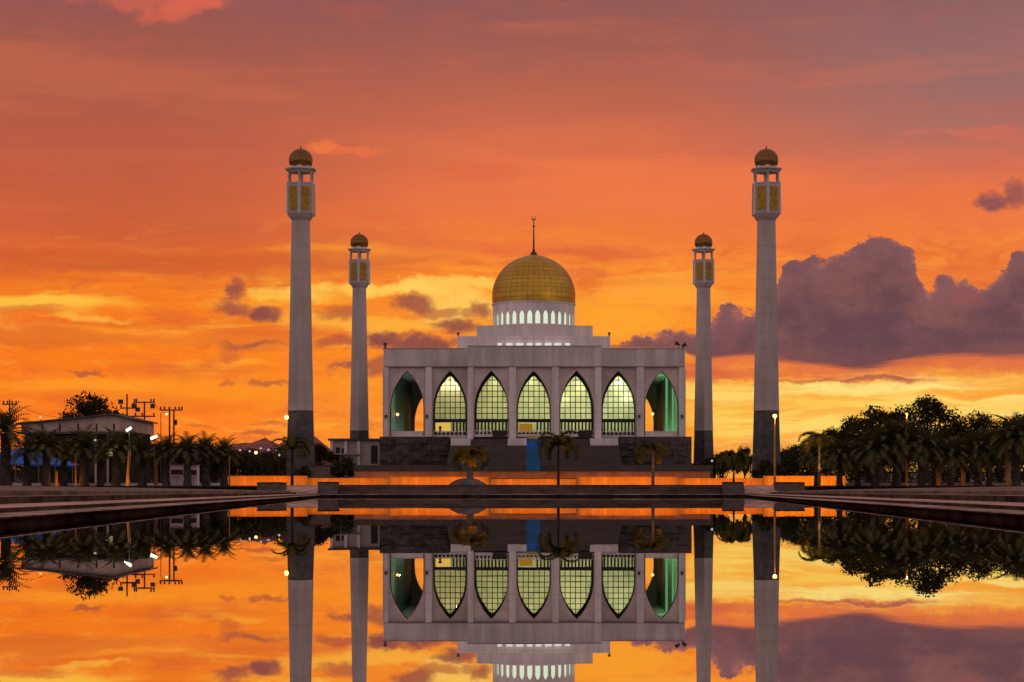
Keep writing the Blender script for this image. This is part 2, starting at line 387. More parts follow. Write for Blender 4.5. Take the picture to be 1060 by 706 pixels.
def glass_mat():
    m = bpy.data.materials.new('frosted_window_glass'); m.use_nodes = True; nt = m.node_tree; nt.nodes.clear(); g = G(nt)
    tc = nt.nodes.new('ShaderNodeTexCoord'); sp = nt.nodes.new('ShaderNodeSeparateXYZ'); nt.links.new(tc.outputs['Object'], sp.inputs[0])
    wn = nt.nodes.new('ShaderNodeTexWhiteNoise'); wn.noise_dimensions = '2D'
    nt.links.new(g.vec(g.math('FLOOR', V(g, sp.outputs[0])*1.17), g.math('FLOOR', V(g, sp.outputs[2])*1.12)).s, wn.inputs['Vector'])
    c = g.mix(V(g, wn.outputs[0]), (0.66,0.72,0.44,1), (0.88,0.85,0.54,1))
    t = nt.nodes.new('ShaderNodeBsdfTranslucent'); tr = nt.nodes.new('ShaderNodeBsdfTransparent'); gl = nt.nodes.new('ShaderNodeBsdfGlossy')
    nt.links.new(c.s, t.inputs[0]); nt.links.new(c.s, tr.inputs[0]); gl.inputs['Roughness'].default_value = 0.15; gl.inputs[0].default_value = (0.5,0.5,0.5,1)
    a = nt.nodes.new('ShaderNodeMixShader'); a.inputs[0].default_value = 0.0
    nt.links.new(t.outputs[0], a.inputs[1]); nt.links.new(tr.outputs[0], a.inputs[2])
    bb = nt.nodes.new('ShaderNodeMixShader'); bb.inputs[0].default_value = 0.05
    nt.links.new(a.outputs[0], bb.inputs[1]); nt.links.new(gl.outputs[0], bb.inputs[2])
    o = nt.nodes.new('ShaderNodeOutputMaterial'); nt.links.new(bb.outputs[0], o.inputs[0]); return m
M['glass'] = glass_mat()

def water_mat():
    m = bpy.data.materials.new('still_pool_water'); m.use_nodes = True; nt = m.node_tree; nt.nodes.clear(); g = G(nt)
    tc = nt.nodes.new('ShaderNodeTexCoord')
    sp = nt.nodes.new('ShaderNodeSeparateXYZ'); nt.links.new(tc.outputs['Object'], sp.inputs[0])
    x, y = V(g, sp.outputs[0]), V(g, sp.outputs[1])
    h = g.noise(g.vec(x*0.5, y*0.16), 1.0, 4, 0.5) 
    bp = nt.nodes.new('ShaderNodeBump'); bp.inputs['Strength'].default_value = 0.016; bp.inputs['Distance'].default_value = 0.05
    nt.links.new(h.s, bp.inputs['Height'])
    gl = nt.nodes.new('ShaderNodeBsdfGlossy'); gl.inputs['Roughness'].default_value = 0.004; gl.inputs[0].default_value = (0.97,0.95,0.93,1)
    nt.links.new(bp.outputs[0], gl.inputs['Normal'])
    df = nt.nodes.new('ShaderNodeBsdfDiffuse'); df.inputs[0].default_value = (0.02,0.016,0.010,1)
    mx = nt.nodes.new('ShaderNodeMixShader'); mx.inputs[0].default_value = 0.95
    nt.links.new(df.outputs[0], mx.inputs[1]); nt.links.new(gl.outputs[0], mx.inputs[2])
    o = nt.nodes.new('ShaderNodeOutputMaterial'); nt.links.new(mx.outputs[0], o.inputs[0]); return m
M['water'] = water_mat()

M['bulb_w'] = emat('cool_lamp', (0.90,1.0,0.78), 1.4)
M['bulb_y'] = emat('sodium_lamp', (1.0,0.62,0.22), 2.6)
M['bulb_o'] = emat('orange_lamp', (1.0,0.55,0.20), 1.8)
M['bulb_s'] = emat('small_white_lamp', (0.95,0.88,0.86), 0.55)
M['lit_drum'] = emat('lit_drum_window', (0.86,0.95,0.74), 0.85)
M['lit_slot'] = emat('lit_slot_window', (1.0,0.93,0.86), 0.75)
M['lit_green'] = emat('green_light_strip', (0.30,0.74,0.34), 0.42)
M['lit_door'] = emat('lit_yellow_screen', (0.85,0.52,0.10), 0.85)
M['lit_sign'] = emat('lit_amber_board', (0.50,0.24,0.02), 0.6)
M['lit_shop'] = emat('lit_shop_window', (0.62,0.60,0.30), 0.55)
M['lit_shop_b'] = emat('lit_blue_window', (0.10,0.25,0.33), 0.5)

# ------------------------------------------------------------------ mesh builder
class MB:
    def __init__(s): s.v, s.f, s.uv = [], [], {}
    def quad(s, a, b, c, d):
        i = len(s.v); s.v += [tuple(a), tuple(b), tuple(c), tuple(d)]; s.f.append((i, i+1, i+2, i+3))
    def tri(s, a, b, c):
        i = len(s.v); s.v += [tuple(a), tuple(b), tuple(c)]; s.f.append((i, i+1, i+2))
    def box(s, x0, x1, y0, y1, z0, z1):
        i = len(s.v)
        s.v += [(x, y, z) for z in (z0, z1) for x, y in ((x0,y0),(x1,y0),(x1,y1),(x0,y1))]
        s.f += [tuple(i+k for k in q) for q in ((0,3,2,1),(4,5,6,7),(0,1,5,4),(1,2,6,5),(2,3,7,6),(3,0,4,7))]
        return s
    def prism(s, pts, y0, y1):
        """outline pts (x,z) pushed along Y"""
        i = len(s.v); n = len(pts)
        s.v += [(x, y0, z) for x, z in pts] + [(x, y1, z) for x, z in pts]
        s.f.append(tuple(range(i, i+n))); s.f.append(tuple(reversed(range(i+n, i+2*n))))
        for k in range(n):
            j = (k+1) % n; s.f.append((i+k, i+n+k, i+n+j, i+j))
        return s
    def lathe(s, prof, n=32, cx=0, cy=0, rot=0.0, uv=False, cap=True):
        i = len(s.v)
        for r, z in prof:
            for k in range(n):
                a = rot + 2*math.pi*k/n; s.v.append((cx+r*math.cos(a), cy+r*math.sin(a), z))
        for q in range(len(prof)-1):
            for k in range(n):
                j = (k+1) % n; s.f.append((i+q*n+k, i+q*n+j, i+(q+1)*n+j, i+(q+1)*n+k))
                if uv:
                    m = len(prof)-1
                    s.uv[len(s.f)-1] = [(k/n, q/m), ((k+1)/n, q/m), ((k+1)/n, (q+1)/m), (k/n, (q+1)/m)]
        if cap:
            s.f.append(tuple(i+k for k in reversed(range(n)))); L = i+(len(prof)-1)*n; s.f.append(tuple(L+k for k in range(n)))
        return s
    def tube(s, pts, rads, n=6):
        i = len(s.v); P = [Vector(p) for p in pts]
        for k, p in enumerate(P):
            t = (P[min(k+1, len(P)-1)] - P[max(k-1, 0)]).normalized()
            u = t.cross(Vector((0.12, 1, 0.05))).normalized(); w = t.cross(u)
            for q in range(n):
                a = 2*math.pi*q/n; s.v.append(tuple(p + (u*math.cos(a) + w*math.sin(a))*rads[k]))
        for k in range(len(P)-1):
            for q in range(n):
                j = (q+1) % n; s.f.append((i+k*n+q, i+k*n+j, i+(k+1)*n+j, i+(k+1)*n+q))
        s.f.append(tuple(i+q for q in reversed(range(n)))); L = i+(len(P)-1)*n; s.f.append(tuple(L+q for q in range(n)))
        return s
    def sphere(s, c, r, n=12, m=8, sz=1.0):
        prof = [(max(0.001, r*math.sin(math.pi*k/m)), c[2]-r*sz*math.cos(math.pi*k/m)) for k in range(m+1)]
        return s.lathe(prof, n, c[0], c[1], cap=False)
    def mesh(s, name, m, smooth=False):
        me = bpy.data.meshes.new(name); me.from_pydata(s.v, [], s.f)
        if s.uv:
            L = me.uv_layers.new(name='UVMap')
            for p in me.polygons:
                q = s.uv.get(p.index)
                if q:
                    for li, uvc in zip(p.loop_indices, q): L.data[li].uv = uvc
        for mm in (m if isinstance(m, (list, tuple)) else [m]): me.materials.append(mm)
        if smooth: me.polygons.foreach_set('use_smooth', [True]*len(me.polygons))
        me.update(); return me
    def build(s, name, m, parent=None, smooth=False):
        o = bpy.data.objects.new(name, s.mesh(name, m, smooth)); COL.objects.link(o)
        if parent: o.parent = parent
        return o

def tag(o, label=None, cat=None, group=None, kind=None):
    if label: o['label'] = label
    if cat: o['category'] = cat
    if group: o['group'] = group
    if kind: o['kind'] = kind
    return o
def thing(name, loc, label, cat, group=None, rz=0.0):
    o = bpy.data.objects.new(name, None); COL.objects.link(o); o.location = loc; o.rotation_euler[2] = rz
    o.empty_display_size = 0.5
    return tag(o, label, cat, group)
def dup(root, loc, label, rz=0.0, scale=1.0, group=None):
    r = root.copy(); COL.objects.link(r); r.location = loc; r.rotation_euler[2] = rz; r.scale = (scale,)*3 if not isinstance(scale, tuple) else scale
    r['label'] = label
    if group: r['group'] = group
    for ch in list(root.children):
        c = ch.copy(); COL.objects.link(c); c.parent = r
        for gch in list(ch.children):
            d = gch.copy(); COL.objects.link(d); d.parent = c
    return r
def Xp(px, d): return (px - CX) * d / F
def Zp(py, d): return CH + (Y0 - py) * d / F
def P3(px, py, d): return (Xp(px, d), d, Zp(py, d))

def arch_x(z, a, zs, h):
    """half width of a pointed arch (spring zs, half width a, rise h) at height z"""
    if z <= zs: return a
    c = (h*h - a*a) / (2*a); t = (a+c)**2 - (z-zs)**2
    return max(0.0, math.sqrt(max(0, t)) - c)
def arch_levels(zb, zs, h, n=14):
    return [zb, zs] + [zs + h*math.sin(math.pi/2*k/n) for k in range(1, n+1)]
def arch_plate(mb, u0, u1, z0, z1, uc, a, zb, zs, h, t0, t1, mapf=lambda u, t, z: (u, t, z), n=14):
    """wall plate u0..u1, z0..z1 with a pointed arch opening, thickness t0 (front) to t1 (back)"""
    L = arch_levels(zb, zs, h, n)
    def q(ua, ub, uc_, ud, za, zc):
        for t, fl in ((t0, 0), (t1, 1)):
            p = [mapf(ua, t, za), mapf(ub, t, za), mapf(uc_, t, zc), mapf(ud, t, zc)]
            if fl: p.reverse()
            mb.quad(*p)
    if zb > z0: q(u0, u1, u1, u0, z0, zb)
    for za, zc in zip(L[:-1], L[1:]):
        xa, xc = arch_x(za, a, zs, h), arch_x(zc, a, zs, h)
        if zc == L[-1]: xc = 0.0
        q(u0, uc-xa, uc-xc, u0, za, zc); q(uc+xa, u1, u1, uc+xc, za, zc)
        mb.quad(mapf(uc-xa, t0, za), mapf(uc-xa, t1, za), mapf(uc-xc, t1, zc), mapf(uc-xc, t0, zc))
        mb.quad(mapf(uc+xa, t1, za), mapf(uc+xa, t0, za), mapf(uc+xc, t0, zc), mapf(uc+xc, t1, zc))
    if zb > z0: mb.quad(mapf(uc-a, t0, zb), mapf(uc+a, t0, zb), mapf(uc+a, t1, zb), mapf(uc-a, t1, zb))
    if z1 > zs+h: q(u0, u1, u1, u0, zs+h, z1)
    mb.quad(mapf(u0,t0,z1), mapf(u1,t0,z1), mapf(u1,t1,z1), mapf(u0,t1,z1))
def arch_poly(uc, a, zb, zs, h, n=14):
    L = arch_levels(zb, zs, h, n)
    return [(uc-arch_x(z, a, zs, h), z) for z in L[:-1]] + [(uc, L[-1])] + [(uc+arch_x(z, a, zs, h), z) for z in reversed(L[:-1])]

def light(name, typ, loc, power, col, size=None, rot=None, size_y=None, spot=None):
    l = bpy.data.lights.new(name, typ); l.energy = power; l.color = col
    if typ == 'AREA':
        l.shape = 'RECTANGLE'; l.size = size; l.size_y = size_y or size
    elif size is not None: l.shadow_soft_size = size
    if typ == 'SPOT': l.spot_size = R(spot or 60); l.spot_blend = 0.6
    o = bpy.data.objects.new(name, l); COL.objects.link(o); o.location = loc
    if rot: o.rotation_euler = rot
    return o
def aim(o, target):
    o.rotation_euler = (Vector(target) - o.location).to_track_quat('-Z', 'Y').to_euler(); return o

# ------------------------------------------------------------------ setting: water, banks, ground, hills
GZ = 1.2
SL = 0.0802
def bx(Y): return 6.35 + SL*max(Y, 2.0)                # half width of the pool at depth Y
NEAR, FARY, STEPY = -220.0, 212.0, 205.0

mb = MB(); mb.quad((-60,-3,0),(60,-3,0),(60,206,0),(-60,206,0)); tag(mb.build('water', M['water']), kind='structure')

def strip(name, secs, m, side, ys, zf=None):
    b = MB()
    for Ya, Yb in zip(ys[:-1], ys[1:]):
        for (w0, z0), (w1, z1) in zip(secs[:-1], secs[1:]):
            q = [(side*(bx(Ya)+w0), Ya, z0), (side*(bx(Ya)+w1), Ya, z1), (side*(bx(Yb)+w1), Yb, z1), (side*(bx(Yb)+w0), Yb, z0)]
            if side < 0: q.reverse()
            b.quad(*q)
    return tag(b.build(name, m), kind='structure')
ys = [NEAR, 2.0] + [2 + 210.0*k/30 for k in range(1, 31)]
ys[-1] = FARY
for side in (-1, 1):
    strip('pool_wall', [(0.0,-0.6),(0.0,0.13),(-0.14,0.132),(-0.14,0.165)], M['wetwall'], side, ys)
    strip('pool_lip', [(-0.14,0.165),(-0.12,0.18),(0.62,0.195)], M['concrete'], side, ys)
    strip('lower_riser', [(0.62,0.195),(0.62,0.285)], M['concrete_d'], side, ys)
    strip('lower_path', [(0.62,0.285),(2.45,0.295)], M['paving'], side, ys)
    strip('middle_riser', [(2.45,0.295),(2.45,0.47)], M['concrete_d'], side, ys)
    strip('middle_path', [(2.45,0.47),(3.1,0.475)], M['concrete'], side, ys)
    strip('upper_riser', [(3.1,0.475),(3.1,0.60)], M['earth'], side, ys)
    strip('sloping_bank', [(3.1,0.60),(9.0,0.74),(18.0,0.93),(29.0,1.10)], M['earth'], side, ys)
    strip('grass_verge', [(29.0,1.10),(34.0,1.17)], M['grass'], side, ys)
    strip('ground', [(34.0,1.17),(60.0,GZ),(9000.0,GZ)], M['ground'], side, ys)
b = MB(); b.quad((-9000,FARY,GZ),(9000,FARY,GZ),(9000,12000,GZ),(-9000,12000,GZ)); tag(b.build('ground', M['ground']), kind='structure')
b = MB(); b.quad((-8,NEAR,0.22),(8,NEAR,0.22),(8,-2.4,0.22),(-8,-2.4,0.22)); b.quad((-8,-2.4,0.22),(8,-2.4,0.22),(8,-2.4,-0.6),(-8,-2.4,-0.6))
tag(b.build('near_terrace', M['paving']), kind='structure')

# far flight of steps along the end of the pool
hx = bx(STEPY) - 0.05
steps = [(205.0,0.30),(206.3,0.55),(207.6,0.80),(208.9,1.04),(210.2,1.27)]
b = MB(); b.box(-hx, hx, 204.92, 205.6, -0.6, 0.20); tag(b.build('pool_end_wall', M['wetwall']), kind='structure')
b = MB(); b.box(-hx-1.2, hx+1.2, 204.75, 206.3, 0.203, 0.300); tag(b.build('pool_end_lip', M['concrete']), kind='structure')
b = MB()
for (d0, z0), (d1, z1) in zip(steps[:-1], steps[1:]):
    b.box(-hx, hx, d1, 213.5, z0-0.25, z1)
tag(b.build('pool_end_steps', M['steps']), kind='structure')
b = MB()
for (d0, z0), (d1, z1) in zip(steps[:-1], steps[1:]):
    b.box(-hx, hx, d1-0.06, d1+0.10, z1-0.05, z1+0.006)
tag(b.build('step_nosing', M['planter']), kind='structure')

# hills, haze put into their colour, on the horizon, left of the mosque
def hills(name, pts, d, depth):
    b = MB(); n = len(pts); rows = 7
    ring = []
    for r in range(rows):
        t = r/(rows-1); k = math.sin(math.pi*t)**0.8
        ring.append([(Xp(px, d) , d + depth*t, GZ-3 + max(0, Zp(py, d)-GZ)*k*(1 + (0.12*random.random() if 0 < r < rows-1 else 0))) for px, py in pts])
    for r in range(rows-1):
        for k in range(n-1): b.quad(ring[r][k], ring[r][k+1], ring[r+1][k+1], ring[r+1][k])
    tag(b.build(name, M['hill'], smooth=True), kind='structure')
hp = []
for px in range(120, 480, 6):
    y = 458 + 3*math.sin(px*0.05) + 1.5*math.sin(px*0.21)
    y += max(0, px-300)*0.5; y -= 13*math.exp(-((px-281)/24.0)**2) + 5*math.exp(-((px-225)/40.0)**2)
    hp.append((px, min(y, 486)))
hills('hills', [(60,490)] + hp + [(520,490)], 4200.0, 1400.0)

# ------------------------------------------------------------------ ramps, planters, low walls
def ramp_at(px0, px1, label):
    b = MB(); x0, x1 = Xp(px0, 207.5), Xp(px1, 207.5)
    pts = [(205.6,0.0),(205.6,0.50),(212.5,1.24),(212.5,0.0)]
    for a, c in zip(pts, pts[1:]+pts[:1]): b.quad((x0,a[0],a[1]),(x1,a[0],a[1]),(x1,c[0],c[1]),(x0,c[0],c[1]))
    for x in (x0, x1): b.quad(*[(x, y, z) for y, z in pts])
    return tag(b.build('ramp', M['paving']), label, 'ramp')
ramp_at(290, 330.5, 'pale sloping ramp at the left end of the pool steps')
ramp_at(769, 806, 'pale sloping ramp at the right end of the pool steps')
def planter(px0, px1, d, z0, z1, label, dep=2.2):
    b = MB(); x0, x1 = Xp(px0, d), Xp(px1, d)
    t = thing('planter', ((x0+x1)/2, d, z0), label, 'planter', 'concrete planters at the ends of the pool steps'); w = (x1-x0)/2
    b.box(-w, w, 0, dep, 0, z1-z0-0.09); b.build('planter_wall', M['planter'], t)
    c = MB().box(-w-0.06, w+0.06, -0.06, dep+0.06, z1-z0-0.09, z1-z0); c.build('coping', M['concrete_d'], t)
    s = MB().box(-w+0.15, w-0.15, 0.15, dep-0.15, z1-z0, z1-z0+0.03); s.build('soil', M['earth'], t)
planter(266, 294, 206.5, 0.4, 1.52, 'long concrete planter block left of the left ramp')
planter(329, 349, 205.9, 0.31, 1.56, 'square concrete planter block between left ramp and pool steps')
planter(749.5, 770, 205.9, 0.31, 1.56, 'square concrete planter block under the round palm, right of the steps')
planter(804, 833, 206.5, 0.4, 1.54, 'long concrete planter block right of the tall lamp post')

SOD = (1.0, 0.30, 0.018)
def low_wall(px0, px1, ytop, d, label, m='lowwall', cap=None, pw=None, col=SOD, gap=2.2):
    x0, x1 = Xp(px0, d), Xp(px1, d); zt = Zp(ytop, d); L = x1-x0
    t = thing('low_wall', ((x0+x1)/2, d, GZ), label, 'wall', 'floodlit low walls behind the pool steps')
    b = MB().box(-L/2, L/2, 0, 0.35, -0.1, zt-GZ-0.08); b.build('wall_face', M[m], t)
    n = max(1, int(L/4.5)); p = MB()
    for k in range(n+1):
        x = -L/2 + 0.11 + (L-0.22)*k/n; p.box(x-0.11, x+0.11, -0.03, 0.0, -0.1, zt-GZ-0.083)
    p.build('pilaster', M[m], t)
    c = MB().box(-L/2-0.05, L/2+0.05, -0.07, 0.42, zt-GZ-0.08, zt-GZ); c.build('coping', M[cap or m], t)
    if pw:
        l = light('floodlight', 'AREA', ((x0+x1)/2, d-gap, GZ+0.05), pw*L, col, L*0.96, None, 0.12)
        aim(l, ((x0+x1)/2, d, GZ+0.75))
    return t
PW = 17.0
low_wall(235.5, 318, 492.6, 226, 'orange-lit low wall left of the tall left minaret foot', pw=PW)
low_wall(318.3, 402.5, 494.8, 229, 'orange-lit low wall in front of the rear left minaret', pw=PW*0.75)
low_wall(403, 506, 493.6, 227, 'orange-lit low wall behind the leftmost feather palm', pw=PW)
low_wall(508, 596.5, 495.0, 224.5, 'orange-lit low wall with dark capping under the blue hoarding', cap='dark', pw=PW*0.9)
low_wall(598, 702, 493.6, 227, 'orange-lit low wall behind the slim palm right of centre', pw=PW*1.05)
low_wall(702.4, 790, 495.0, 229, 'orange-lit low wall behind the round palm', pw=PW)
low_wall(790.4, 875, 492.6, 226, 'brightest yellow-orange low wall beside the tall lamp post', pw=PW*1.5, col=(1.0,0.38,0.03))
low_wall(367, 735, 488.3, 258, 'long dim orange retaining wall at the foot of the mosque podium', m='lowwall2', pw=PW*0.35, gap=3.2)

# ------------------------------------------------------------------ the mosque
mosque = thing('mosque', (0, 0, 0), 'white mosque with gold dome and seven tall pointed arches on a dark podium', 'mosque')
DW, DC, DG, DB = 309.0, 304.0, 315.0, 366.0          # wing front, centre front, glass wall, back wall
def mx(px, d): return Xp(px, d)
zfz_w, zfz_c = Zp(380, DW), Zp(380, DC)
zt_w, zt_c = Zp(360.6, DW), Zp(358, DC)
zb_w = 9.05; zb_c = Zp(462, DC)
FL = 9.45                                              # arcade floor level

def facade(name, pxl, pxr, d, panels, cols, z_floor, zfz, ztop, base):
    """frieze on top, columns between, recessed panels pierced by pointed arches"""
    f = MB(); f.box(mx(pxl,d), mx(pxr,d), d, d+1.6, zfz, ztop); fr = f.build('frieze', M['frieze'], mosque)
    c = MB(); c.box(mx(pxl,d)-0.12, mx(pxr,d)+0.12, d-0.14, d+1.7, ztop-0.004, ztop+0.03); c.build('parapet_cap', M['white'], fr)
    c = MB(); c.box(mx(pxl,d)+0.02, mx(pxr,d)-0.02, d-0.035, d, zfz+0.004, zfz+0.16); c.build('string_course', M['trim'], fr)
    for a, b_ in cols:
        c = MB(); c.box(mx(a,d), mx(b_,d), d, d+1.5, base, zfz-0.003); c.build('column', M['white'], mosque)
    for (a, b_, half) in panels:
        p = MB(); xc = (mx(a,d)+mx(b_,d))/2; s = d/F
        arch_plate(p, mx(a,d)+0.004, mx(b_,d)-0.004, FL-0.3, zfz-0.004, xc, half*s, FL-0.3, Zp(423.5,d), 40.0*s, d+0.45, d+1.35)
        o = p.build('arch_panel', M['panel'], mosque)
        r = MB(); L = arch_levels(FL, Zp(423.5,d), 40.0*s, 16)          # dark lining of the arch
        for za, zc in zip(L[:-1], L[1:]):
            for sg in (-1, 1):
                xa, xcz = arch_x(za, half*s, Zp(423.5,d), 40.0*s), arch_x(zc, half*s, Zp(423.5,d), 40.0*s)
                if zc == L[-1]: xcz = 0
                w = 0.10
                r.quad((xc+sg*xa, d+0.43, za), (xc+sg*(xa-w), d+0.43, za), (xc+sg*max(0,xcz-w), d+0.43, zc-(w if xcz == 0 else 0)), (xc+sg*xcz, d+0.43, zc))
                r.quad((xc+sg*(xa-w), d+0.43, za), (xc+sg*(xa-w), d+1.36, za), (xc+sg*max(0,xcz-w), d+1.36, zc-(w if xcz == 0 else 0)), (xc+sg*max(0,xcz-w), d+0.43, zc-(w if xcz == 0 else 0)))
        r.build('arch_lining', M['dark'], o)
        g_ = MB(); zr = FL + 0.75; n = 9                                   # balustrade in each bay
        g_.box(mx(a,d)+0.02, mx(b_,d)-0.02, d+0.62, d+0.78, zr-0.12, zr)
        g_.box(mx(a,d)+0.02, mx(b_,d)-0.02, d+0.60, d+0.80, FL-0.3, FL+0.12)
        if a < 410 or a > 660:
            g_.box(mx(a,d)+0.02, mx(b_,d)-0.02, d+0.66, d+0.74, FL+0.12, zr-0.12); n = 0
        for k in range(n):
            x = mx(a,d)+0.25 + (mx(b_,d)-mx(a,d)-0.5)*k/(n-1); g_.box(x-0.09, x+0.09, d+0.64, d+0.76, FL+0.12, zr-0.12)
        g_.build('balustrade', M['white'], mosque)
lw_p = [(402,440.5,17.6),(447,484.4,17.6)]; rw_p = [(621.6,659,17.6),(666.7,703,17.6)]
facade('left', 397, 484.4, DW, lw_p, [(397,402),(440.5,447)], FL, zfz_w, zt_w, zb_w)
facade('right', 621.6, 709, DW, rw_p, [(659,666.7),(703,709)], FL, zfz_w, zt_w, zb_w)
facade('centre', 484.2, 622.6, DC, [(490,527,17.6),(534,571,17.6),(578.5,615.6,17.6)], [(484.2,490),(527,534),(571,578.5),(615.6,622.6)], FL, zfz_c, zt_c, zb_c)
for px in (484.2, 620.8):                               # returns of the projecting centre
    MB().box(mx(px,DC)+0.02, mx(px+1.6,DC)-0.02, DC+1.605, DW+1.2, zfz_c, zt_c-0.03).build('return_wall', M['white'], mosque)
for px in (399.5, 441.8, 661.5, 706):                   # small wall lamps on the columns
    MB().box(mx(px,DW)-0.18, mx(px,DW)+0.18, DW-0.32, DW, Zp(431,DW)-0.25, Zp(431,DW)+0.25).build('column_lamp', M['metal'], mosque)

# shell of the building
xl, xr = mx(397,DW), mx(709,DW)
gi_l, gi_r = mx(440.8,DW), mx(666,DW)                   # inner faces of the hall
zc_ = Zp(381, DW)
b = MB(); b.box(xl, xr, DW+1.6, DB+1.5, zc_+0.4, zt_w-0.9); b.build('roof', M['frieze'], mosque)
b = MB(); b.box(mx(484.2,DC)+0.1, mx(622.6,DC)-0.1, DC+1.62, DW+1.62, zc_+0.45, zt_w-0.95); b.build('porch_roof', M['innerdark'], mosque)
b = MB(); b.box(xl, xl+0.85, DW+1.5, DB, zb_w, zc_+0.4); b.build('side_wall', M['galwall'], mosque)
b = MB(); b.box(xr-0.85, xr, DW+1.5, DB, zb_w, zc_+0.4); b.build('side_wall', M['galwall'], mosque)
for s_, x0 in ((-1, xl), (1, xr)):                      # blind arches and pilasters along the outer side walls
    for k in range(7):
        y = DW+3+ k*8.6; MB().box(x0-0.35 if s_ < 0 else x0+0.003, x0-0.003 if s_ < 0 else x0+0.35, y, y+1.2, zb_w, zc_).build('side_pilaster', M['white'], mosque)
for xa in (gi_l-0.6, gi_r): MB().box(xa, xa+0.6, DG-1.0, DB, zb_w, zc_+0.4).build('hall_side_wall', M['galinner'], mosque)
b = MB(); b.box(gi_l, gi_r, 328.0, 328.5, zb_w, zc_+0.4); b.build('hall_screen', M['hall'], mosque)
b = MB(); b.box(xl+0.85, xr-0.85, DW+1.36, DB, zb_w-0.3, FL-0.02); b.box(mx(484.2,DC), mx(622.6,DC), DC+1.36, DW+1.36, zb_w-0.3, FL-0.02); b.build('arcade_floor', M['stair'], mosque)
b = MB()                                                # back wall, arched where the side galleries end
for a_, c_, m_ in ((xl, gi_l-0.6, mx(421.5,DW)), (gi_r+0.6, xr, mx(684.5,DW))):
    arch_plate(b, a_, c_, zb_w, zc_+0.4, m_, 15.3*DW/F, FL, Zp(424,DW), 38.0*DW/F, DB, DB+1.4)
b.box(gi_l-0.6, gi_r+0.6, DB, DB+1.4, zb_w, zc_+0.4); b.build('back_wall', M['panel'], mosque)

# glazed wall behind the arcade
wins = [(466.0,15.8,0),(509.6,16.3,1),(552.6,16.6,2),(595.8,16.2,3),(640.2,16.2,4)]
edges = [gi_l] + [mx((wins[k][0]+wins[k+1][0])/2, DG) for k in range(4)] + [gi_r]
s = DG/F; zsl, zap = Zp(424,DG), Zp(388.6,DG); zbeam0, zbeam1 = Zp(437.2,DG), Zp(433.6,DG); zlow = Zp(447.5,DG)
for k, (pc, half, idx) in enumerate(wins):
    xc = mx(pc, DG); a = half*s
    w = MB(); arch_plate(w, edges[k]+0.003, edges[k+1]-0.003, zb_w, zc_+0.4, xc, a, zlow, zsl, zap-zsl, DG, DG+0.5)
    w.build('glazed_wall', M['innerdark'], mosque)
    ps_ = arch_poly(xc, a-0.003, zlow, zsl, zap-zsl-0.005); win = MB(); win.v = [(x, DG+0.30, z) for x, z in ps_]; win.f = [tuple(range(len(ps_)))]
    gl = win.build('arch_window', M['glass'], mosque)
    gr = MB(); t = 0.065
    for q in range(1, 6):                               # upright glazing bars
        x = xc - a + 2*a*q/6.0; lim = abs(x-xc); z = zsl
        while z < zap and arch_x(z, a, zsl, zap-zsl) > lim: z += 0.05
        gr.box(x-t, x+t, DG+0.16, DG+0.275, zbeam1, z)
    zz = zbeam1; r_ = 0
    while True:
        zz += 5.75*s
        if zz > zap-0.6: break
        h_ = arch_x(zz, a, zsl, zap-zsl); gr.box(xc-h_, xc+h_, DG+0.17, DG+0.27, zz-t, zz+t)
    gr.build('glazing_bars', M['dark'], gl)
    bm_ = MB().box(xc-a, xc+a, DG+0.05, DG+0.26, zbeam0, zbeam1); bm_.build('transom', M['dark'], gl)
    br = MB()
    for q in range(9):
        x = xc - a + 2*a*(q+0.5)/9.0
        if idx in (0, 2) and q < 4.3: continue
        br.box(x-0.16, x+0.12, DG+0.06, DG+0.25, zlow, zbeam0)
    br.build('window_grille', M['dark'], gl)
    if idx == 0:
        MB().box(xc-a+0.15, xc+0.05, DG+0.08, DG+0.12, zlow+0.08, zbeam0-0.05).build('lit_screen', M['lit_door'], gl)
        v = MB(); v.lathe([(0.16,zlow+0.08),(0.20,zlow+0.45),(0.10,zlow+0.55)], 8, xc-a+0.85, DG); v.sphere((xc-a+0.85,DG,zlow+0.78), 0.26, 8, 6); v.build('potted_plant', M['dark'], gl)
    if idx == 2:
        MB().box(xc-a+0.25, xc-0.25, DG+0.06, DG+0.12, zlow-0.1, zbeam0-0.2).build('amber_board', M['lit_sign'], gl)
# hall lamps: warm pair at the left window, cooler lamps to the right
hall_lamps = [(466,(1.0,0.84,0.52),800),(503,(1.0,0.86,0.45),420),(515,(0.95,0.95,0.55),420),(545,(0.92,1.0,0.62),480),(560,(0.92,1.0,0.62),480),
              (588,(1.0,0.95,0.58),700),(603,(1.0,0.95,0.60),700),(634,(0.90,1.0,0.72),900),(647,(0.90,1.0,0.74),900)]
for px, col, pw in hall_lamps:
    light('hall_lamp', 'POINT', (mx(px,DG), 321.5, 16.2), pw*0.44, col, 0.3)
for px, py, col, pw in ((461.5,399,(1.0,0.82,0.50),42),(472.5,396.5,(1.0,0.88,0.66),70),(601,400,(1,0.95,0.7),16),(641,397,(0.95,1.0,0.85),40),(649,410,(0.9,1.0,0.8),26),(585,412,(0.9,1.0,0.6),12),(513,396,(0.95,1,0.7),10),(551,394,(0.9,1,0.6),14)):
    x, y, z = P3(px, py, DG+0.95); light('window_lamp', 'POINT', (x, y, z), pw*1.6, col, 0.12)
    MB().sphere((x, y+0.25, z), 0.14, 10, 8).build('lamp_globe', M['bulb_y'], mosque, True)

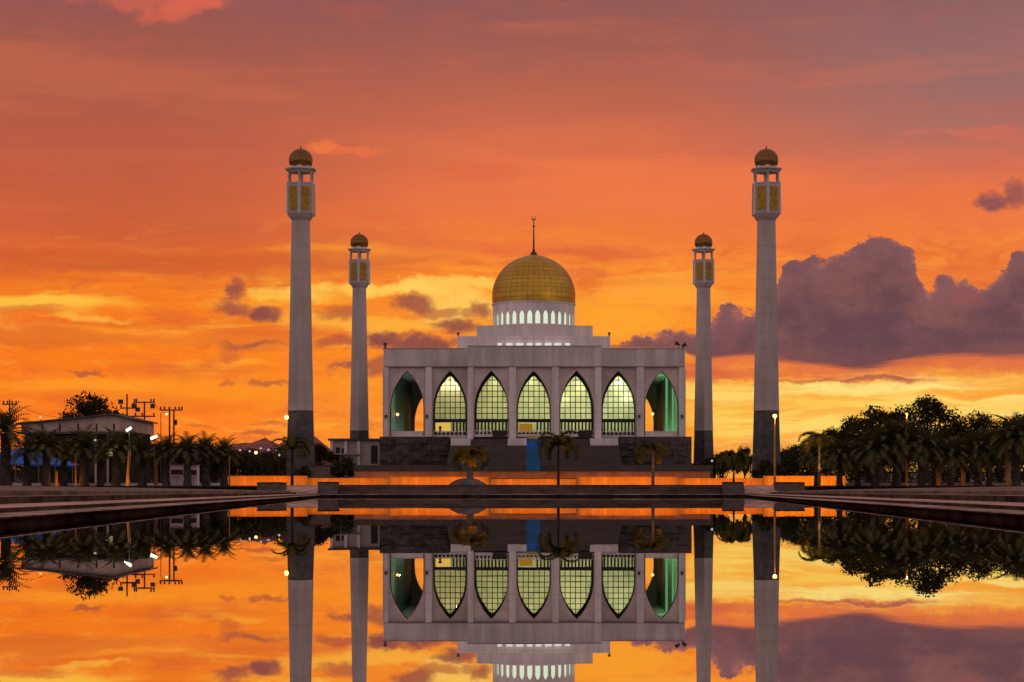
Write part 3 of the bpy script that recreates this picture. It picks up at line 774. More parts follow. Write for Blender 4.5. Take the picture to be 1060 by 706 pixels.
# side galleries: one wall lamp each, green light strips on the right
o = MB().sphere(P3(411.5,429,322), 0.27, 10, 8).build('wall_lamp', M['bulb_o'], mosque, True)
light('gallery_lamp', 'POINT', (P3(411.5,429,322)[0]+0.45, 321.6, P3(411.5,429,322)[2]), 25, (1,0.55,0.2), 0.05)
light('gallery_lamp', 'AREA', (mx(421,DW), 314.6, 20.5), 520, (0.80,1.0,0.74), 1.6, (0,0,0), 5.5)
for px, pw, col in ((414,260,(0.70,1.0,0.72)),(691,700,(0.50,1.0,0.42))):   # added unseen fill lights on the floor, brightening the gallery walls
    light('gallery_fill', 'AREA', (mx(px,DW), 330, FL+0.06), pw, col, 0.5, (math.pi,0,0), 34)
o = MB().sphere(P3(675.5,428.5,352), 0.29, 10, 8).build('wall_lamp', M['bulb_o'], mosque, True)
light('gallery_lamp', 'AREA', (mx(686,DW), 314.6, 20.5), 900, (0.62,1.0,0.50), 1.6, (0,0,0), 5.5)
d = 313.5
for px0, px1, ya, yb in ((689,691.2,447,389.7),(695.6,697.4,447,398),(677.5,691.2,389.6,387.4),(681,687,385.2,384.0)):
    MB().box(mx(px0,d), mx(px1,d), d, d+0.12, Zp(ya,d), Zp(yb,d)).build('light_strip', M['lit_green'], mosque)

# roof tiers, drum and dome
def tier(name, px0, px1, d, dep, z0, py, wedge, m):
    zt = Zp(py, d); x0, x1 = mx(px0,d), mx(px1,d); b = MB(); n = len(b.v)
    pts = [(x0,d+wedge),(0,d),(x1,d+wedge),(x1,d+dep),(x0,d+dep)]
    for a, c in zip(pts, pts[1:]+pts[:1]): b.quad((a[0],a[1],z0),(c[0],c[1],z0),(c[0],c[1],zt),(a[0],a[1],zt))
    i = len(b.v); b.v += [(x,y,zt) for x,y in pts]; b.f.append(tuple(range(i,i+5)))
    o = b.build(name, m, mosque)
    return zt, o
z2, t2 = tier('roof_tier', 473, 632, 322.0, 31.0, zt_w-1.2, 347.3, 1.6, M['white'])
z3, t3 = tier('roof_tier', 493, 614, 327.0, 21.0, z2-0.02, 336.2, 2.0, M['white'])
for px0, px1, ya in ((515,519.5,0),(524,530.5,0),(534,541.5,0),(545.5,551,0),(554.5,560.5,0),(564,571,0),(574,581,0),(585,590,0)):
    d = 321.9; b = MB(); b.box(mx(px0,d), mx(px1,d), d-0.25, d+0.3, Zp(357.5,d), Zp(355.2,d)); b.build('slot_window', M['lit_slot'], t2)
for px, py, d in ((473.8,347.3,322.6),(631,347.3,322.6)):
    b = MB(); b.lathe([(0.14,z2),(0.10,z2+0.35),(0.24,z2+0.38),(0.22,z2+0.68),(0.1,z2+0.72)], 8, mx(px,d), d+1.6).build('roof_lamp', M['metal'], mosque)
b = MB()
for px in (398.5,): b.lathe([(0.2,zt_w+0.03),(0.14,zt_w+0.5),(0.3,zt_w+0.55),(0.28,zt_w+0.95)], 8, mx(px,DW), DW+0.6)
b.build('roof_lamp', M['metal'], mosque)
zz = zt_w+0.03
for dx, dz, s_ in ((0.0,0.55,1),(0.75,0.35,-1)):
    b = MB(); x0 = mx(702.5,DW)+dx; b.tube([(x0,DW+0.5,zz),(x0,DW+0.5,zz+dz)],[0.06,0.06]); b.tube([(x0+0.25*s_,DW+0.5,zz+dz),(x0-0.45*s_,DW+0.3,zz+dz+0.35)],[0.10,0.36],8); b.build('horn_loudspeaker', M['metal'], mosque)
MB().box(mx(707.5,DW)-0.12, mx(707.5,DW)+0.12, DW+0.5, DW+0.75, zz, zz+0.55).build('roof_post', M['metal'], mosque)

DD = 337.5; sd = DD/F
zdt = Zp(315.3, DD); rdr = 42.4*sd; NW = 32
drum = MB(); da = 2*math.pi/NW; zw0, zw1 = Zp(334.5,330), Zp(320.2,330)
mapd = lambda u, t, z: ((rdr-t)*math.sin(u), DD-(rdr-t)*math.cos(u), z)
for k in range(NW):
    u0 = k*da; arch_plate(drum, u0, u0+da, z3-0.02, zdt, u0+da/2, 0.44/rdr, zw0, zw0+1.45, zw1-zw0-1.45, 0.0, 0.4, mapd, 6)
dr = drum.build('drum', M['white'], mosque)
for k in range(NW):
    u = (k+0.5)*da
    if math.cos(u) < -0.3: pass
    pan = MB(); ps = arch_poly(0, 0.47, zw0-0.02, zw0+1.45, zw1-zw0-1.43, 6)
    i = len(pan.v); pan.v += [((rdr-0.3)*math.sin(u)+x*math.cos(u), DD-(rdr-0.3)*math.cos(u)+x*math.sin(u), z) for x, z in ps]; pan.f.append(tuple(range(i, i+len(ps))))
    pan.build('drum_window', M['lit_drum'], dr)
b = MB(); b.lathe([(rdr+0.02,zdt-0.25),(rdr+0.22,zdt-0.12),(rdr+0.22,zdt),(rdr-0.3,zdt+0.02)], 64, 0, DD); b.build('drum_cornice', M['white'], dr, False)
prof_px = [(42.7,315.2),(42.95,311.5),(43.1,307.5),(43.0,304),(42.6,300),(41.9,297),(41.0,294),(39.7,290.8),(38.0,287.2),(35.9,283.8),(33.4,280.4),(30.4,277),(26.9,274),(23.0,271.2),(18.7,269),(14.2,267.1),(9.6,265.6),(5.2,264.5),(1.5,263.2)]
prof = [(r*sd, Zp(y, DD)) for r, y in prof_px]
d_ = MB().lathe(prof, 88, 0, DD, uv=True, cap=False); dome = d_.build('dome', M['dome'], mosque, True)
zf = Zp(263.5,DD)
fi = MB(); fi.lathe([(0.75,zf-0.25),(0.55,zf+0.2),(0.28,zf+0.5),(0.16,zf+1.0),(0.12,zf+3.4),(0.09,zf+5.2),(0.05,zf+6.4)], 10, 0, DD)
fi.sphere((0,DD,zf+4.9),0.2,8,6)
for k in range(13):                                     # small crescent at the very top
    pass
cres = [(0.34*math.sin(R(-150+25*k)), DD, zf+6.35-0.34*math.cos(R(-150+25*k))) for k in range(13)]
fi.tube(cres, [0.03+0.07*math.sin(math.pi*k/12) for k in range(13)], 5)
fi.build('finial', M['metal'], dome)
for x, pw, tx in ((19.0,1.0,2.6),(-19.0,0.42,-2.0),(3.0,0.30,1.2)):
    l = light('dome_floodlight', 'SPOT', (x, 311.5, zt_w+0.35), pw*6800, (1.0,0.66,0.17), 0.25, None, None, 19); aim(l, (tx, DD-5.5, zdt+5.0))

# podium and stairs
b = MB(); zp = zb_w

for pa, pb in ((393,464.5),(641,716)): MB().box(mx(pa,300), mx(pb,300), 300, DB+3, 0.0, zp).build('podium', M['stone'], mosque)
b = MB(); b.box(mx(464.5,300)+0.01, mx(641,300)-0.01, 305.8, DB+2.9, 0.0, zp-0.01); b.build('podium_core', M['stair'], mosque)
random.seed(11)                                         # rough carved blocks on the podium face
for pxa, pxb in ((394,463.5),(642,715)):
    rl = MB(); x = mx(pxa,300)
    while x < mx(pxb,300)-0.9:
        w = random.uniform(0.6,1.5)
        for z_ in (zp-0.8, zp-1.7, zp-2.6, zp-3.6):
            if random.random() < 0.75:
                rl.box(x+0.01, min(x+w*0.9, mx(pxb,300)), 300-random.uniform(0.06,0.35), 300, z_-random.uniform(0.2,0.5), z_+random.uniform(0.0,0.4))
        x += w
    rl.build('rough_facing', M['stone'], mosque)
st = MB(); n = 24; z0, z1 = 3.6, 8.72
for k in range(n):
    y0 = 285.0 + 18.5*k/n; st.box(mx(466,300), mx(640,300), y0, 304.2, z0+(z1-z0)*k/n - (0.3 if k else 3.6), z0+(z1-z0)*(k+1)/n)
st.build('stairs', M['stair'], mosque)
b = MB(); b.box(mx(366,275), mx(738,275), 275, 300, 0.0, Zp(481.5,275)); b.build('lower_terrace', M['stair'], mosque)
for a_, c_ in ((466.5,487),(525.5,546),(611,640)):
    b = MB(); b.box(mx(a_,299.3), mx(c_,299.3), 299.3, 303.95, 7.0, Zp(453.5,299.3)); b.build('stair_pedestal', M['white'], mosque)
# dark slabs standing in for entrance shade under the porch balustrades
for pc in (518, 607): MB().box(mx(pc-8,303.9), mx(pc+6,303.9), 304.3, 304.55, FL-0.5, FL+0.72).build('entrance_shade', M['dark'], mosque)

# ------------------------------------------------------------------ minarets
def make_minaret():
    root = thing('minaret', (0,0,0), 'x', 'minaret', 'four white minarets round the mosque')
    d = 270.0; z = lambda py: Zp(py, d) - GZ; r = lambda w: w*d/F/0.95
    rot = R(30)
    MB().lathe([(r(15.4),-0.4),(r(15.4),z(488)),(r(13.35),z(425)),(r(12.0),z(425)+0.02)], 6, rot=rot).build('base', M['granite'], root)
    MB().lathe([(r(13.7),z(425.2)),(r(13.55),z(424)),(r(11.6),z(330)),(r(9.7),z(228.5))], 6, rot=rot).build('shaft', M['shaft'], root)
    lan = MB(); lan.lathe([(r(9.7),z(229)),(r(12.2),z(225.5)),(r(14.2),z(221.5)),(r(14.3),z(192)),(r(14.6),z(191.2)),(r(14.6),z(190)),(r(10),z(189.8))], 6, rot=rot)
    L = lan.build('lantern', M['shaft'], root)
    R0 = r(14.25)
    for k in range(6):
        a0, a1 = rot + k*math.pi/3, rot + (k+1)*math.pi/3
        p0, p1 = Vector((R0*math.cos(a0), R0*math.sin(a0), 0)), Vector((R0*math.cos(a1), R0*math.sin(a1), 0))
        nrm = (p0+p1).normalized()*0.04; e = (p1-p0)
        q0, q1 = p0 + e*0.17 + nrm, p0 + e*0.83 + nrm
        g_ = MB(); g_.quad((q0.x,q0.y,z(218.5)),(q1.x,q1.y,z(218.5)),(q1.x,q1.y,z(194.5)),(q0.x,q0.y,z(194.5)))
        for f_ in (0.25,0.5,0.75):                       # lattice ribs
            m0 = q0 + (q1-q0)*f_ + nrm; t_ = (q1-q0).normalized()*0.035
            g_.quad(tuple((m0-t_).xy)+(z(218.4),), tuple((m0+t_).xy)+(z(218.4),), tuple((m0+t_).xy)+(z(194.6),), tuple((m0-t_).xy)+(z(194.6),))
        g_.build('gold_panel', M['gold_panel'], L)
        cp = Vector((r(12.6)*math.cos(a0), r(12.6)*math.sin(a0)))
        c = MB(); c.lathe([(0.15,z(190.0)),(0.13,z(189)),(0.13,z(179.5)),(0.22,z(178.2))], 6, cp.x, cp.y); c.build('column', M['shaft'], root)
        fn = MB(); fn.lathe([(0.12,z(223.2)),(0.16,z(222)),(0.10,z(191)),(0.06,z(188.6))], 5, R0*math.cos(a0)*1.02, R0*math.sin(a0)*1.02); fn.build('corner_rib', M['white'], L)
    MB().lathe([(r(2.4),z(190)),(r(2.4),z(178))], 8).build('core', M['shaft'], root)
    MB().lathe([(r(12.6),z(179)),(r(13.4),z(178)),(r(16.6),z(176.2)),(r(16.9),z(175.2)),(r(12.2),z(174.6)),(r(11.0),z(173.6)),(r(10.4),z(171.5))], 6, rot=rot).build('cornice', M['white'], root)
    zc, rr = z(166.4), 12.4*d/F
    pr = [(max(0.02, rr*math.cos(R(t))), zc + rr*math.sin(R(t))*(1.0 if t > 0 else 0.9)) for t in range(-36, 91, 9)]
    dm = MB().lathe(pr, 40, uv=True, cap=False).build('dome', M['sdome'], root, True)
    MB().lathe([(0.16,zc+rr-0.05),(0.07,zc+rr+0.2),(0.02,zc+rr+0.5)], 6).build('finial', M['metal'], dm)
    return root
mn = make_minaret()
mn.location = (Xp(311.3,270), 270, GZ); mn['label'] = 'tall front minaret left of the mosque, with a lamp on its dark base'
dup(mn, (Xp(793.3,270), 270, GZ), 'tall front minaret right of the mosque, behind the lit lamp post')
dup(mn, (Xp(372,359.5), 359.5, GZ), 'smaller-looking rear minaret close to the left end of the mosque')
dup(mn, (Xp(728.3,359.5), 359.5, GZ), 'smaller-looking rear minaret close to the right end of the mosque')

# ------------------------------------------------------------------ planting
def frond(b, base, az, elev, L, droop, wid, nseg=13, half=0.0, sweep=0.5, dens=1, lw=0.36):
    """one feather leaf: a curved midrib with narrow leaflets on both sides"""
    ca, sa = math.cos(az), math.sin(az); p = Vector(base); th = elev; step = L/nseg; pts = [p.copy()]; dirs = []
    for k in range(nseg):
        d = Vector((math.cos(th)*ca, math.cos(th)*sa, math.sin(th))); dirs.append(d)
        p = p + d*step; pts.append(p.copy()); th -= droop*(0.4 + 1.2*k/nseg)/nseg
    side = Vector((-sa, ca, 0))
    for k in range(1, nseg):
        t = k/nseg; d = dirs[k]; up = side.cross(d).normalized()
        ll = wid*(0.35 + 0.65*math.sin(math.pi*min(1, t*0.9+0.12)))
        for sg in (-1, 1):
            for q in range(dens):
                pp = pts[k] + d*(step*q/dens)
                tip = pp + (side*sg*math.cos(sweep) + d*math.sin(sweep) - up*half - Vector((0,0,0.35*half)))*ll*random.uniform(0.85,1.1)
                w = d*(step/dens*lw)
                b.quad(pp - w, pp + w, tip + w*0.25, tip - w*0.25)
    for k in range(nseg):
        w = up_ = side*0.035*(1.2 - k/nseg)
        b.quad(pts[k]-w, pts[k]+w, pts[k+1]+w*0.8, pts[k+1]-w*0.8)

def date_palm_meshes(seed, H=4.2, r0=0.46, nf=64, L=3.0):
    spread = 108 if nf > 60 else 96; dr0 = 48 if nf > 60 else 42
    random.seed(seed)
    t = MB(); n = 9; pts = [(random.uniform(-.04,.04), random.uniform(-.04,.04), H*k/n) for k in range(n+1)]
    rad = [r0*(1.12 - 0.25*k/n)*(1.0 + 0.10*(k % 2)) for k in range(n+1)]; rad[0] *= 1.25; rad[-1] *= 1.25
    t.tube(pts, rad, 9)
    for k in range(46):                                  # stubs of cut leaves
        a = random.uniform(0, 6.28); z = H*(0.35+0.65*random.random()); rr = r0*0.95
        c = Vector((rr*math.cos(a), rr*math.sin(a), z)); u = Vector((-math.sin(a), math.cos(a), 0))*0.09; o = Vector((math.cos(a)*0.22, math.sin(a)*0.22, 0.22))
        t.tri(c-u, c+u, c+o)
    cr = MB()
    for k in range(nf):
        q = (k+0.5)/nf; el = R(80) - q*R(spread) + random.uniform(-.12,.12)
        frond(cr, (0,0,H+0.15*(1-q)), k*2.39996 + random.uniform(-.2,.2), el, L*random.uniform(0.82,1.08), R(dr0)+R(48)*(1-abs(q-0.4)), 0.62, 13, 0.3, 0.7, 1, 0.42)
    return t.mesh('trunk', M['trunk']), cr.mesh('crown', M['palmleaf'])
def feather_palm_meshes(seed, H, r0, nf, L, droop=R(120), el0=R(75), el1=R(10), wid=0.55, trunk='trunk_p', lean=0.0, hang=0.55):
    random.seed(seed); t = MB(); n = 8
    pts = [(lean*(k/n)**1.5, 0, H*k/n) for k in range(n+1)]; rad = [r0*(1.3 - 0.55*k/n) for k in range(n+1)]
    t.tube(pts, rad, 8); cr = MB()
    shaft = MB()
    for k in range(nf):
        q = (k+0.5)/nf; el = el0 + (el1-el0)*q + random.uniform(-.1,.1)
        frond(cr, (lean,0,H-0.1), k*2.39996+random.uniform(-.25,.25), el, L*random.uniform(.85,1.1), droop*random.uniform(.85,1.15), wid, 16, hang, 0.5, 2, 0.85)
    return t.mesh('trunk', M[trunk]), cr.mesh('crown', M['cocoleaf'])
def place(name, meshes, parts, loc, label, cat, group=None, rz=0, sc=1.0, szz=None):
    r = thing(name, loc, label, cat, group, rz); r.scale = (sc, sc, szz or sc)
    for pn, me in zip(parts, meshes):
        o = bpy.data.objects.new(pn, me); COL.objects.link(o); o.parent = r
    return r

DP = [date_palm_meshes(s, H, r, n, L) for s, H, r, n, L in ((1,4.0,.36,78,3.6),(2,3.4,.32,72,3.5),(3,4.6,.34,70,3.7),(4,4.0,.42,46,3.0),(5,3.7,.40,42,2.8),(6,4.2,.40,44,3.1))]
random.seed(21)
left = [(6,207,2,1.32,'largest date palm, at the left edge of the picture beside the blue awning'),
        (48,207,0,1.0,'thick date palm rising in front of the blue awning'),
        (87,208,1,1.08,'thick date palm right of the blue awning'),
        (120,207,0,0.98,'date palm just left of the bright white lamp'),
        (147.5,209,1,1.0,'date palm between the bright white lamp and the white booths'),
        (172,208,2,0.86,'date palm hard against the left side of the white booths'),
        (194,207,0,0.92,'date palm standing between the two white booths'),
        (213,209,1,0.98,'date palm right of the white booths'),
        (232,211,0,0.88,'last date palm before the left end of the orange walls'),
        (28,214,1,0.95,'date palm half hidden between the first two palms at left'),
        (66,216,2,0.82,'date palm seen over the right end of the blue awning'),
        (104,216,2,0.84,'date palm in front of the shop with the lit windows')]
for px, d, k, sc, lab in left:
    place('date_palm', DP[k+3], ('trunk','crown'), (Xp(px,d), d, GZ-0.06), lab, 'palm tree', 'date palms along the left bank', random.uniform(0,6), sc*random.uniform(.97,1.03))
right = [(869,209,0,0.92,'date palm at the right end of the brightest orange wall'),
         (888,215,1,0.95,'date palm behind the first two palms of the right row'),
         (905.5,208,1,1.05,'second thick date palm right of the orange walls'),
         (928,209,0,1.05,'date palm just left of the slim lamp post in the right row'),
         (953,208,2,0.92,'date palm just right of the slim lamp post in the right row'),
         (968,216,0,1.02,'date palm below the tallest dark tree crown on the right'),
         (984,208,1,1.05,'date palm right of the orange-lit trunk in the right row'),
         (1012,209,0,1.05,'date palm beyond the slim orange-lit trunk on the right'),
         (1024,215,1,1.0,'date palm behind its neighbours near the right edge'),
         (1052,207,2,1.02,'date palm at the right edge of the picture'),
         (845,222,2,0.72,'small date palm behind the drooping palm on the right')]
for px, d, k, sc, lab in right:
    place('date_palm', DP[k], ('trunk','crown'), (Xp(px,d), d, GZ-0.06), lab, 'palm tree', 'date palms along the right bank', random.uniform(0,6), sc*random.uniform(.86,1.10))
# slim pale trunks lit orange among the right-hand palms
SLIM = feather_palm_meshes(31, 4.3, 0.24, 18, 2.4, droop=R(110))
for px, d, lab in ((971.5,214,'slim palm with an orange-lit trunk below the tallest dark tree'),(997,214,'slim palm with an orange-lit trunk, second of the two near the right edge'),(1043.5,212,'stout palm with a reddish lit trunk near the right edge')):
    place('slim_palm', SLIM, ('trunk','crown'), (Xp(px,d), d, GZ), lab, 'palm tree', 'orange-lit palms on the right bank', random.uniform(0,6), 1.0 if px < 1040 else (1.15))

# feather palms in front of the mosque
fp = [(486.5,216,43,3.6,0.36,14,2.9,R(165),R(60),R(-5),'short feather palm with an orange trunk on a stone mound, left of the blue hoarding'),
      (578,214.5,44,4.5,0.13,15,3.0,R(155),R(78),R(5),'feather palm with a thin dark trunk right of the blue hoarding'),
      (676,216,45,3.9,0.15,13,2.5,R(160),R(75),R(0),'feather palm with a thin pale trunk and yellowish leaves in front of the mosque podium'),
      (302.5,219,46,4.1,0.15,14,2.7,R(140),R(78),R(10),'feather palm with dark leaves in front of the tall left minaret'),
      (759.5,207.0,47,1.5,0.15,46,3.9,R(205),R(89),R(58),'round bushy palm standing in the planter right of the steps'),
      (848,214,48,4.6,0.14,15,2.9,R(170),R(84),R(30),'drooping feather palm with golden leaves at the right end of the orange walls')]
for px, d, sd_, H, r0, nf, L, dr_, e0, e1, lab in fp:
    ms = feather_palm_meshes(sd_, H, r0, nf, L, dr_, e0, e1, 0.72, 'trunk' if px in (578, 302.5, 759.5) else 'trunk_p')
    place('feather_palm', ms, ('trunk','crown'), (Xp(px,d), d, GZ+(0.25 if px == 759.5 else 0.02)), lab, 'palm tree', 'feather palms around the pool end', 0, 0.68 if px == 759.5 else 1.0, 1.0)
b = MB(); d = 215.2; pr = [(2.2,-0.02),(2.1,0.10),(1.8,0.36),(1.2,0.66),(0.6,0.80),(0.01,0.84)]
mound = b.lathe(pr, 28).build('stone_mound', M['steps'], None, True); mound.location = (Xp(484,d), d, GZ); tag(mound, 'low rounded stone mound at the foot of the short feather palm', 'planter')
h = MB().lathe([(0.30,0.0),(0.36,0.02),(0.36,0.5),(0.30,0.52)], 10); 
h = MB().box(-0.26,0.26,-2.16,-1.5,0.06,0.42).build('mound_hatch', M['bluepanel'], mound)

# broad-leaved trees
def leaf_clumps(b, lobes, n, size, rng):
    for _ in range(n):
        c, r = rng.choices(lobes, [l[1][0]*l[1][1]*l[1][2] for l in lobes])[0]
        u = Vector((rng.gauss(0,1), rng.gauss(0,1), rng.gauss(0,1))).normalized()*rng.random()**0.33
        p = Vector(c) + Vector((u.x*r[0], u.y*r[1], u.z*r[2]))
        for q in range(rng.randint(6,11)):
            o = p + Vector((rng.gauss(0,1), rng.gauss(0,1), rng.gauss(0,0.7)))*size*1.25
            a = Vector((rng.gauss(0,1), rng.gauss(0,1), rng.gauss(0,1))).normalized(); e = a.orthogonal().normalized()
            e = Matrix.Rotation(rng.uniform(0,6.28), 3, a) @ e; f = a.cross(e); s1, s2 = size*rng.uniform(.5,1.0), size*rng.uniform(.25,.5)
            b.quad(o-e*s1, o-f*s2, o+e*s1, o+f*s2)
def tree_meshes(seed, H, W, crown_lo, nl, n, size, flat=0.4, lm='leaf', trunk_r=0.28):
    rng = random.Random(seed); lobes = []
    for k in range(nl):
        a = k*2.4 + rng.uniform(-.4,.4); q = math.sqrt((k+0.4)/nl); zc = crown_lo + (H-crown_lo)*(0.30 + 0.52*(1-q*q*0.75)*rng.uniform(.55,1.22))
        rr = W*rng.uniform(.11,.27)*(1-0.2*q)
        lobes.append(((W*0.72*q*math.cos(a), W*0.72*q*math.sin(a), min(zc, H-rr*flat*0.9)), (rr, rr, rr*(flat+0.35))))
    t = MB(); top = crown_lo + (H-crown_lo)*0.35
    t.tube([(0,0,-0.1),(0.05,0,crown_lo*0.5),(rng.uniform(-.2,.2),0,crown_lo),(rng.uniform(-.3,.3),0.1,top)], [trunk_r*1.4,trunk_r,trunk_r*.85,trunk_r*.4], 8)
    for c, r in lobes:
        s = Vector((0,0,crown_lo*rng.uniform(.75,1.0))); e = Vector(c); m = (s+e)/2 + Vector((rng.uniform(-.3,.3), rng.uniform(-.3,.3), rng.uniform(-.4,.2)))
        t.tube([s, m, e], [trunk_r*.5, trunk_r*.32, trunk_r*.10], 5)
    b = MB(); leaf_clumps(b, lobes, n, size, rng)
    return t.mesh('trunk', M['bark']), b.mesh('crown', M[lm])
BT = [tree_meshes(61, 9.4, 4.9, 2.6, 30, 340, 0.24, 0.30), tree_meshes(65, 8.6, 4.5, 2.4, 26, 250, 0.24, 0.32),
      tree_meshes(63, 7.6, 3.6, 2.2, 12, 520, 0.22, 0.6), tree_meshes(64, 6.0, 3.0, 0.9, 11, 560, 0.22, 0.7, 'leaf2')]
def tree(k, px, ytop, d, label, group, sx=1.0, hh=(9.4,8.6,7.6,6.0)):
    H = Zp(ytop, d) - GZ; s = H/hh[k]*(1.05 if k < 2 else 1.0)
    place('broadleaf_tree' if k < 3 else 'bushy_tree', BT[k], ('trunk','crown'), (Xp(px,d), d, GZ-0.02), label, 'tree', group, random.uniform(0,6), s*sx, s)
gR = 'dark broad-leaved trees behind the right palms'
tree(0, 959, 407.5, 238, 'tallest dark tree behind the right palms, with sky showing through its crown', gR, 1.05)
tree(1, 912, 418, 236, 'loose open-crowned tree just left of the tallest dark tree', gR, 1.0)
tree(1, 888, 428, 240, 'dark tree stepping down to the left of the open-crowned tree', gR, 0.8)
tree(2, 871, 437, 243, 'low dark tree rising behind the right end of the orange walls', gR, 0.75)
tree(2, 855, 447, 246, 'low dark tree nearest the tall lamp post in the right-hand group', gR, 0.8)
tree(2, 985, 436, 246, 'low dark tree in the dip right of the tallest tree', gR, 1.0)
tree(0, 1013, 424, 240, 'dense rounded dark tree near the right edge', gR, 0.72)
tree(1, 1052, 427, 238, 'dark tree with a ragged top at the right edge', gR, 1.1)
tree(2, 935, 432, 252, 'dark tree filling the gap under the open-crowned tree', gR, 1.1)
tree(3, 899, 444, 250, 'low bushy tree behind the second thick date palm on the right', gR, 1.4)
tree(3, 1000, 445, 252, 'low bushy tree under the dense rounded tree', gR, 1.4)
tree(3, 1036, 446, 250, 'low bushy tree between the dense rounded tree and the right edge', gR, 1.4)
gB = 'dark tree belt behind the palms'
for px, yt, d, k, sx, lab in ((92.5,404.5,262,0,0.80,None),(262,462,330,3,1.1,'bushy tree in the belt under the yellow far lamp'),(284,466,330,3,1.2,'bushy tree in the belt hard against the tall left minaret'),
        (240,461,300,3,1.2,'bushy tree in the belt above the left end of the orange walls'),(222,458,290,3,1.2,'bushy tree in the belt right of the white booths'),(203,453,285,2,1.1,'tree in the belt behind the white booths'),
        (184,455,280,3,1.3,'bushy tree in the belt behind the twin utility poles'),(164,455,285,3,1.2,'bushy tree in the belt below the tilted strip lamp'),(332,455.5,335,2,0.85,'dark tree between the two left minarets'),(318,463,330,3,0.9,'bushy tree touching the right side of the tall left minaret'),
        (748,466,330,3,0.8,'bushy tree behind the round palm'),(771,459,330,2,0.55,'upright tree touching the left side of the tall right minaret'),(716,478,335,3,0.8,'bush at the right end of the mosque podium'),
        (739,471,315,3,1.0,'dense bush at the foot of the rear right minaret'),(822,457,300,2,0.8,'dark tree just right of the tall right minaret'),(838,455,310,2,0.8,'dark tree behind the four small white lamps on the right'),(812,463,310,3,1.0,'bushy tree at the foot of the tall lamp post'),
        (147,449,275,3,1.1,'bushy tree below the middle utility pole')):
    if lab is None: tree(0, px, yt, d, 'dark flat-topped tree rising behind the shed roof', None, 0.82); continue
    tree(k, px, yt, d, lab, gB, sx)
# the far wood that closes the view beneath the crowns: one uncountable mass
rng = random.Random(77)
for name, pa, pb, d, prof_ in (('far_wood', 815, 1120, 275, lambda p: 463 - 14*math.sin(max(0,min(1,(p-815)/160))*1.57) + 4*math.sin(p*0.13)), ('far_wood', -60, 312, 300, lambda p: 461 - 4*math.sin(p*0.02) + 3*math.sin(p*0.17))):
    lobes = []
    p = pa
    while p < pb:
        zt_ = Zp(prof_(p), d) - GZ; r_ = rng.uniform(1.4,2.4); lobes.append(((Xp(p,d), d+rng.uniform(-3,6), GZ + zt_ - r_), (r_*1.3, r_, r_)))
        for q in range(4): lobes.append(((Xp(p+rng.uniform(-5,5),d), d+rng.uniform(-2,5), GZ + zt_*(0.12+0.17*q)), (r_*1.3, r_, r_*0.9)))
        p += rng.uniform(7,12)
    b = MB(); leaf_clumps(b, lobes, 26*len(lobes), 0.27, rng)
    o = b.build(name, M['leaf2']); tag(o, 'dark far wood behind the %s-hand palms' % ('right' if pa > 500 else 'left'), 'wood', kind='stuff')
# shrubs in front of the pale house
SH = tree_meshes(71, 2.0, 1.5, 0.2, 8, 160, 0.16, 0.8, 'leaf2', 0.06)
for px, yt, d, lab in ((347,480,290,'shrub left of the rear left minaret foot'),(358,476,292,'larger shrub at the foot of the rear left minaret'),(311,484,250,'shrub at the foot of the tall left minaret'),(790,478,258,'shrub at the foot of the tall right minaret'),(800,482,255,'shrub beside the tall lamp post')):
    H = Zp(yt,d)-GZ; place('shrub', SH, ('stem','foliage'), (Xp(px,d), d, GZ), lab, 'shrub', 'shrubs at the minaret feet', random.uniform(0,6), H/2.0)

# ------------------------------------------------------------------ buildings and small things on the left
d = 236.0
shed = thing('shed_building', (Xp(80,d), d, GZ), 'long pale shed with a dark sloping tin roof behind the left palms', 'building')
x0, x1, xm = Xp(22,d)-Xp(80,d), Xp(136,d)-Xp(80,d), Xp(118,d)-Xp(80,d)
za, zb2, zlo = Zp(437.5,d)-GZ, Zp(428.5,d)-GZ, Zp(447,d)-GZ
MB().prism([(x0,zlo),(x1,zlo),(x1,zb2-0.7),(xm,zb2-0.15),(x0,za-0.2)], 0.0, 14).build('upper_wall', M['shed'], shed)
MB().prism([(x0-0.5,za-0.05),(x0-0.5,za-0.22),(xm,zb2-0.13),(x1+0.4,zb2-0.75),(x1+0.4,zb2-0.58),(xm,zb2+0.06)], -0.7, 14.6).build('roof', M['tin'], shed)
MB().box(x0+0.3, x1-0.2, 0.6, 13, -0.1, zlo).build('lower_wall', M['timber'], shed)
MB().box(x0-0.2, x1+0.2, -1.2, 0.6, zlo-0.28, zlo-0.004).build('canopy', M['tin'], shed)
for px in (44,62,81,100,118):
    x = Xp(px,d)-Xp(80,d); MB().box(x-0.09, x+0.09, -0.08, -0.002, zlo+0.004, zlo+1.0).build('wall_post', M['concrete_d'], shed)
for pxa, pxb, ya, yb, m_ in ((96,103,464,470,'lit_shop_b'),(109,117,464.5,472,'lit_shop'),(86,97,478,494,'dark'),(104,110,480,495,'dark')):
    xa, xb = Xp(pxa,d)-Xp(80,d), Xp(pxb,d)-Xp(80,d); MB().box(xa, xb, 0.5, 0.597, Zp(yb,d)-GZ, Zp(ya,d)-GZ).build('window' if ya < 470 else 'doorway', M[m_], shed)
for px in (98.5,111,84):
    x = Xp(px,d)-Xp(80,d); MB().box(x-0.10, x+0.10, 0.2, 0.5, 0, zlo-0.3).build('post', M['shed'], shed)

